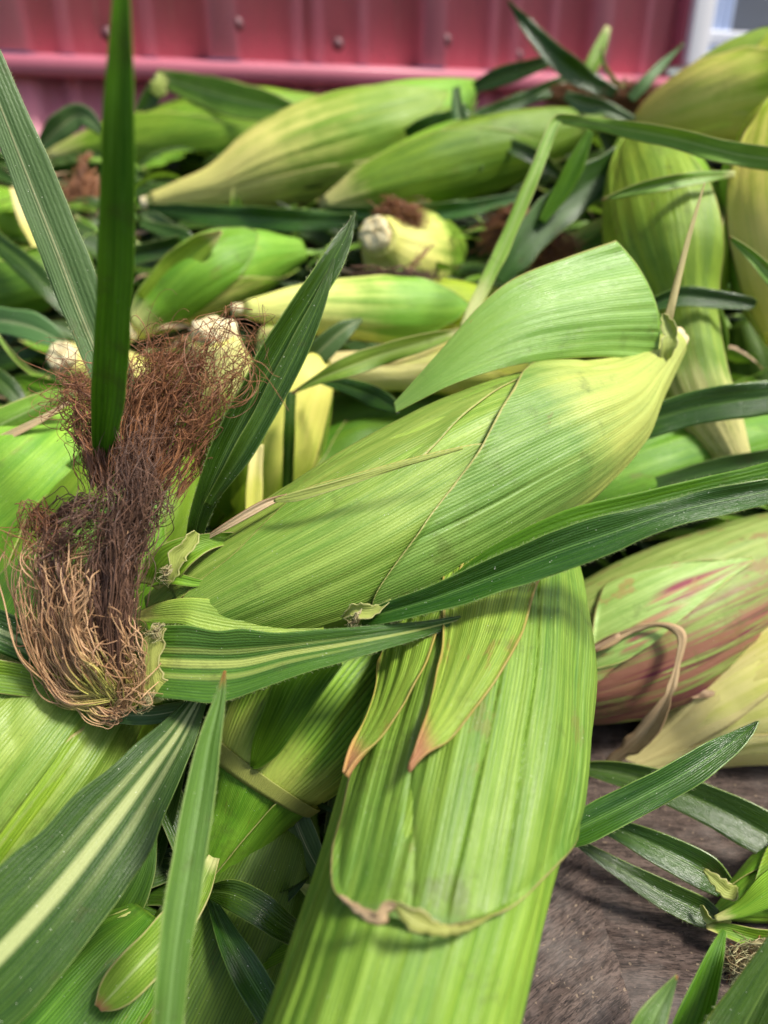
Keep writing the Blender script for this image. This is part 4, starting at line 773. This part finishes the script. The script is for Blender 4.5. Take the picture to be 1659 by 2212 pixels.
# ---- deep tangle of leaves that fills the heap
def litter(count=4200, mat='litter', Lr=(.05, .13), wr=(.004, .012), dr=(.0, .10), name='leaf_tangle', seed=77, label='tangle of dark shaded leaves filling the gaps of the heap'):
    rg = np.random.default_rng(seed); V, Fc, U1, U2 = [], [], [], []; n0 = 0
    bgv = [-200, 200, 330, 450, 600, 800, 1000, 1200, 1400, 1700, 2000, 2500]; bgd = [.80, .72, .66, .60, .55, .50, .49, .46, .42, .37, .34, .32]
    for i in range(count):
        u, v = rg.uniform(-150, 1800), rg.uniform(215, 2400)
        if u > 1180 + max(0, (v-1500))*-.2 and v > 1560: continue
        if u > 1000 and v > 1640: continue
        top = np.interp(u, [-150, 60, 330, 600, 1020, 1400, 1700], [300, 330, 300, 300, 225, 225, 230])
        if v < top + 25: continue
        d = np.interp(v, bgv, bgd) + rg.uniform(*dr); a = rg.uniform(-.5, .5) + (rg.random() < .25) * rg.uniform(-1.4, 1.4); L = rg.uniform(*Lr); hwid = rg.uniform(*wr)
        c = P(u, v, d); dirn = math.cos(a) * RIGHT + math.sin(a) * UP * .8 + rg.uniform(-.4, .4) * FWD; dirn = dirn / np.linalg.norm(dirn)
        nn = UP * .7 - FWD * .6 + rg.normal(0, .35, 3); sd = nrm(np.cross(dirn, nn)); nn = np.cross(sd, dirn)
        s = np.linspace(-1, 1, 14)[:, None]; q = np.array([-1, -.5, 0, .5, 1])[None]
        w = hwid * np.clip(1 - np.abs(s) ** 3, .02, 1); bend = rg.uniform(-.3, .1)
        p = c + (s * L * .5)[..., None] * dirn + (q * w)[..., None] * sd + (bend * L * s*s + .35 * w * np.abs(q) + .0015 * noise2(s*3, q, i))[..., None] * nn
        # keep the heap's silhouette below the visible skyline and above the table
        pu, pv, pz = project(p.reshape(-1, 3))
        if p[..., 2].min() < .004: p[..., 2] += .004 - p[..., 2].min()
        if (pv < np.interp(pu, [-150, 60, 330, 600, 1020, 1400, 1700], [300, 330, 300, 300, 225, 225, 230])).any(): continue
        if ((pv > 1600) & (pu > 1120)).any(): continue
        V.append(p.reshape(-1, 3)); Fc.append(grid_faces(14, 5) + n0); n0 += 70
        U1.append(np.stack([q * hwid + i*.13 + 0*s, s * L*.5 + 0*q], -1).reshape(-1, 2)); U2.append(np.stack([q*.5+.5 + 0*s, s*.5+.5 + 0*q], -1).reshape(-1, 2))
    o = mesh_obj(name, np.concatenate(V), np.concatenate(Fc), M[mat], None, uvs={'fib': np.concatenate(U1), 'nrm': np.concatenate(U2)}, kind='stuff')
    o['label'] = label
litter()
litter(380, 'blade_light', (.02, .06), (.0012, .0035), (-.05, .0), 'husk_shreds', 81, 'thin pale green husk shreds caught all over the heap')
litter(220, 'dry', (.015, .045), (.001, .003), (-.05, .0), 'dried_scraps', 82, 'small brown dried scraps caught all over the heap')
litter(260, 'mid', (.04, .10), (.003, .008), (-.035, .01), 'leaf_scraps', 83, 'mid green leaf scraps caught between the ears')
def shade_backing():
    """lumpy backing sheet added behind the tangle, coloured dark as the shade in the gaps"""
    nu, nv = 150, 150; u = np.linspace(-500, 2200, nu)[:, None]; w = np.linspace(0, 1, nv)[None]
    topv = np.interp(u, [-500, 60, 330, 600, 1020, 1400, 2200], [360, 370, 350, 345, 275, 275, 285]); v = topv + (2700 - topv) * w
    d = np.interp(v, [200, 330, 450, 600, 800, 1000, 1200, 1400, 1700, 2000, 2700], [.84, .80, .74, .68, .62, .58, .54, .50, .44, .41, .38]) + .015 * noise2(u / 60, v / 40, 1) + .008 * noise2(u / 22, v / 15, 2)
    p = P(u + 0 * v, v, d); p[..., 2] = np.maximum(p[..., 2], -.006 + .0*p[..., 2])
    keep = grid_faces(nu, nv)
    mk = simple('painted_gap_shade', (.035,.05,.015), .8, .15, col2=(.05,.028,.014), scale=90, bump=1.0)  # near-black colour stands in for the shade deep between the ears
    o = mesh_obj('gap_shade_sheet', p, keep, mk, None, kind='stuff'); o['label'] = 'dark sheet added inside the heap, coloured as gap shade'
shade_backing()

# ---- chips and a stone on the wood
chip_m = simple('wood_chip', (.45,.28,.14), .7, .2, col2=(.3,.17,.09), scale=300)
CH_ = [(1195,2130,22,6,-35,'curled tan wood chip right of the front ear'), (1445,1852,26,5,60,'thin pale curl of bark between the dark blades'), (1340,2100,12,3,10,'small flat tan splinter in the middle of the wood'),
       (1300,1935,10,3,80,'tiny splinter on the seam of the boards'), (1405,2118,8,5,0,'orange crumb of husk on the wood'), (1530,1855,16,8,-10,'tan bark flake near the corner ear'), (1500,2212,20,4,15,'pale sliver at the bottom edge of the wood'), (1290,1845,14,3,-10,'short brown bark sliver by the front ear')]
for i, (u, v, L, w, ang, lab) in enumerate(CH_):
    c = plane_pt(u, v, .0012); sc = (c - CAM) @ FWD / F; L_, w_ = L*sc, w*sc; n = 16; s = np.linspace(-1, 1, n); th = np.linspace(0, 2*math.pi, 8, endpoint=False)
    a = R(ang); dx = np.array([math.cos(a), math.sin(a), 0]); dy = np.array([-math.sin(a), math.cos(a), 0]); rr = w_ * np.sqrt(np.clip(1 - s**4, .02, 1)) * (1 + .2*noise2(s*3, s*0, i))
    cc = c + np.outer(s * L_, dx) + np.outer(-.35 * L_ * s*s, dy)
    p = cc[:, None] + (rr[:, None] * np.cos(th))[..., None] * dy + (rr[:, None] * .35 * np.sin(th) + rr[:, None] * .3)[..., None] * np.array([0, 0, 1.])
    tag(mesh_obj('wood_chip', p, grid_faces(n, 8, True), chip_m, None), lab, 'wood chip')
c = plane_pt(1290, 1730, .004); n = 14; ph = np.linspace(0.02, math.pi-.02, 10); th = np.linspace(0, 2*math.pi, n, endpoint=False)
rr = .0062 * (1 + .35*noise2(np.cos(th)[None]*1.5 + np.cos(ph)[:, None]*2, np.sin(th)[None]*1.5, 4))
p = c + rr[..., None] * np.stack([1.3*np.sin(ph)[:, None]*np.cos(th)[None], np.sin(ph)[:, None]*np.sin(th)[None], .6*np.cos(ph)[:, None] + 0*th[None]], -1)
tag(mesh_obj('pebble', p, grid_faces(10, n, True), simple('grey_stone', (.45,.45,.47), .7, .3, col2=(.7,.7,.72), scale=250, bump=.6), None), 'small grey white stone on the wood under the leaf', 'stone')

# ---- grit and husk crumbs on the wood
def crumbs():
    rg = np.random.default_rng(5); V, Fc = [], []; n0 = 0
    for i in range(260):
        u, v = rg.uniform(1130, 1750), rg.uniform(1640, 2330); c = plane_pt(u, v, .0007)
        L, w = rg.uniform(.0006, .0022), rg.uniform(.0003, .0008); a = rg.uniform(0, 6.28); d = np.array([math.cos(a), math.sin(a), 0]); e = np.array([-d[1], d[0], 0]); z = np.array([0, 0, 1.])
        q = [c + d*L + z*rg.uniform(0, .0004), c + e*w, c - d*L + z*rg.uniform(0, .0005), c - e*w, c + z*w*.9, c - z*.0004]
        V += q; Fc += [[n0, n0+1, n0+4], [n0+1, n0+2, n0+4], [n0+2, n0+3, n0+4], [n0+3, n0, n0+4], [n0+1, n0, n0+5], [n0+2, n0+1, n0+5], [n0+3, n0+2, n0+5], [n0, n0+3, n0+5]]; n0 += 6
    o = mesh_obj('husk_crumbs', V, Fc, simple('crumb', (.42,.33,.18), .8, .2, col2=(.24,.15,.08), scale=60), None, False, kind='stuff'); o['label'] = 'tiny crumbs and grit scattered on the wood'
crumbs()
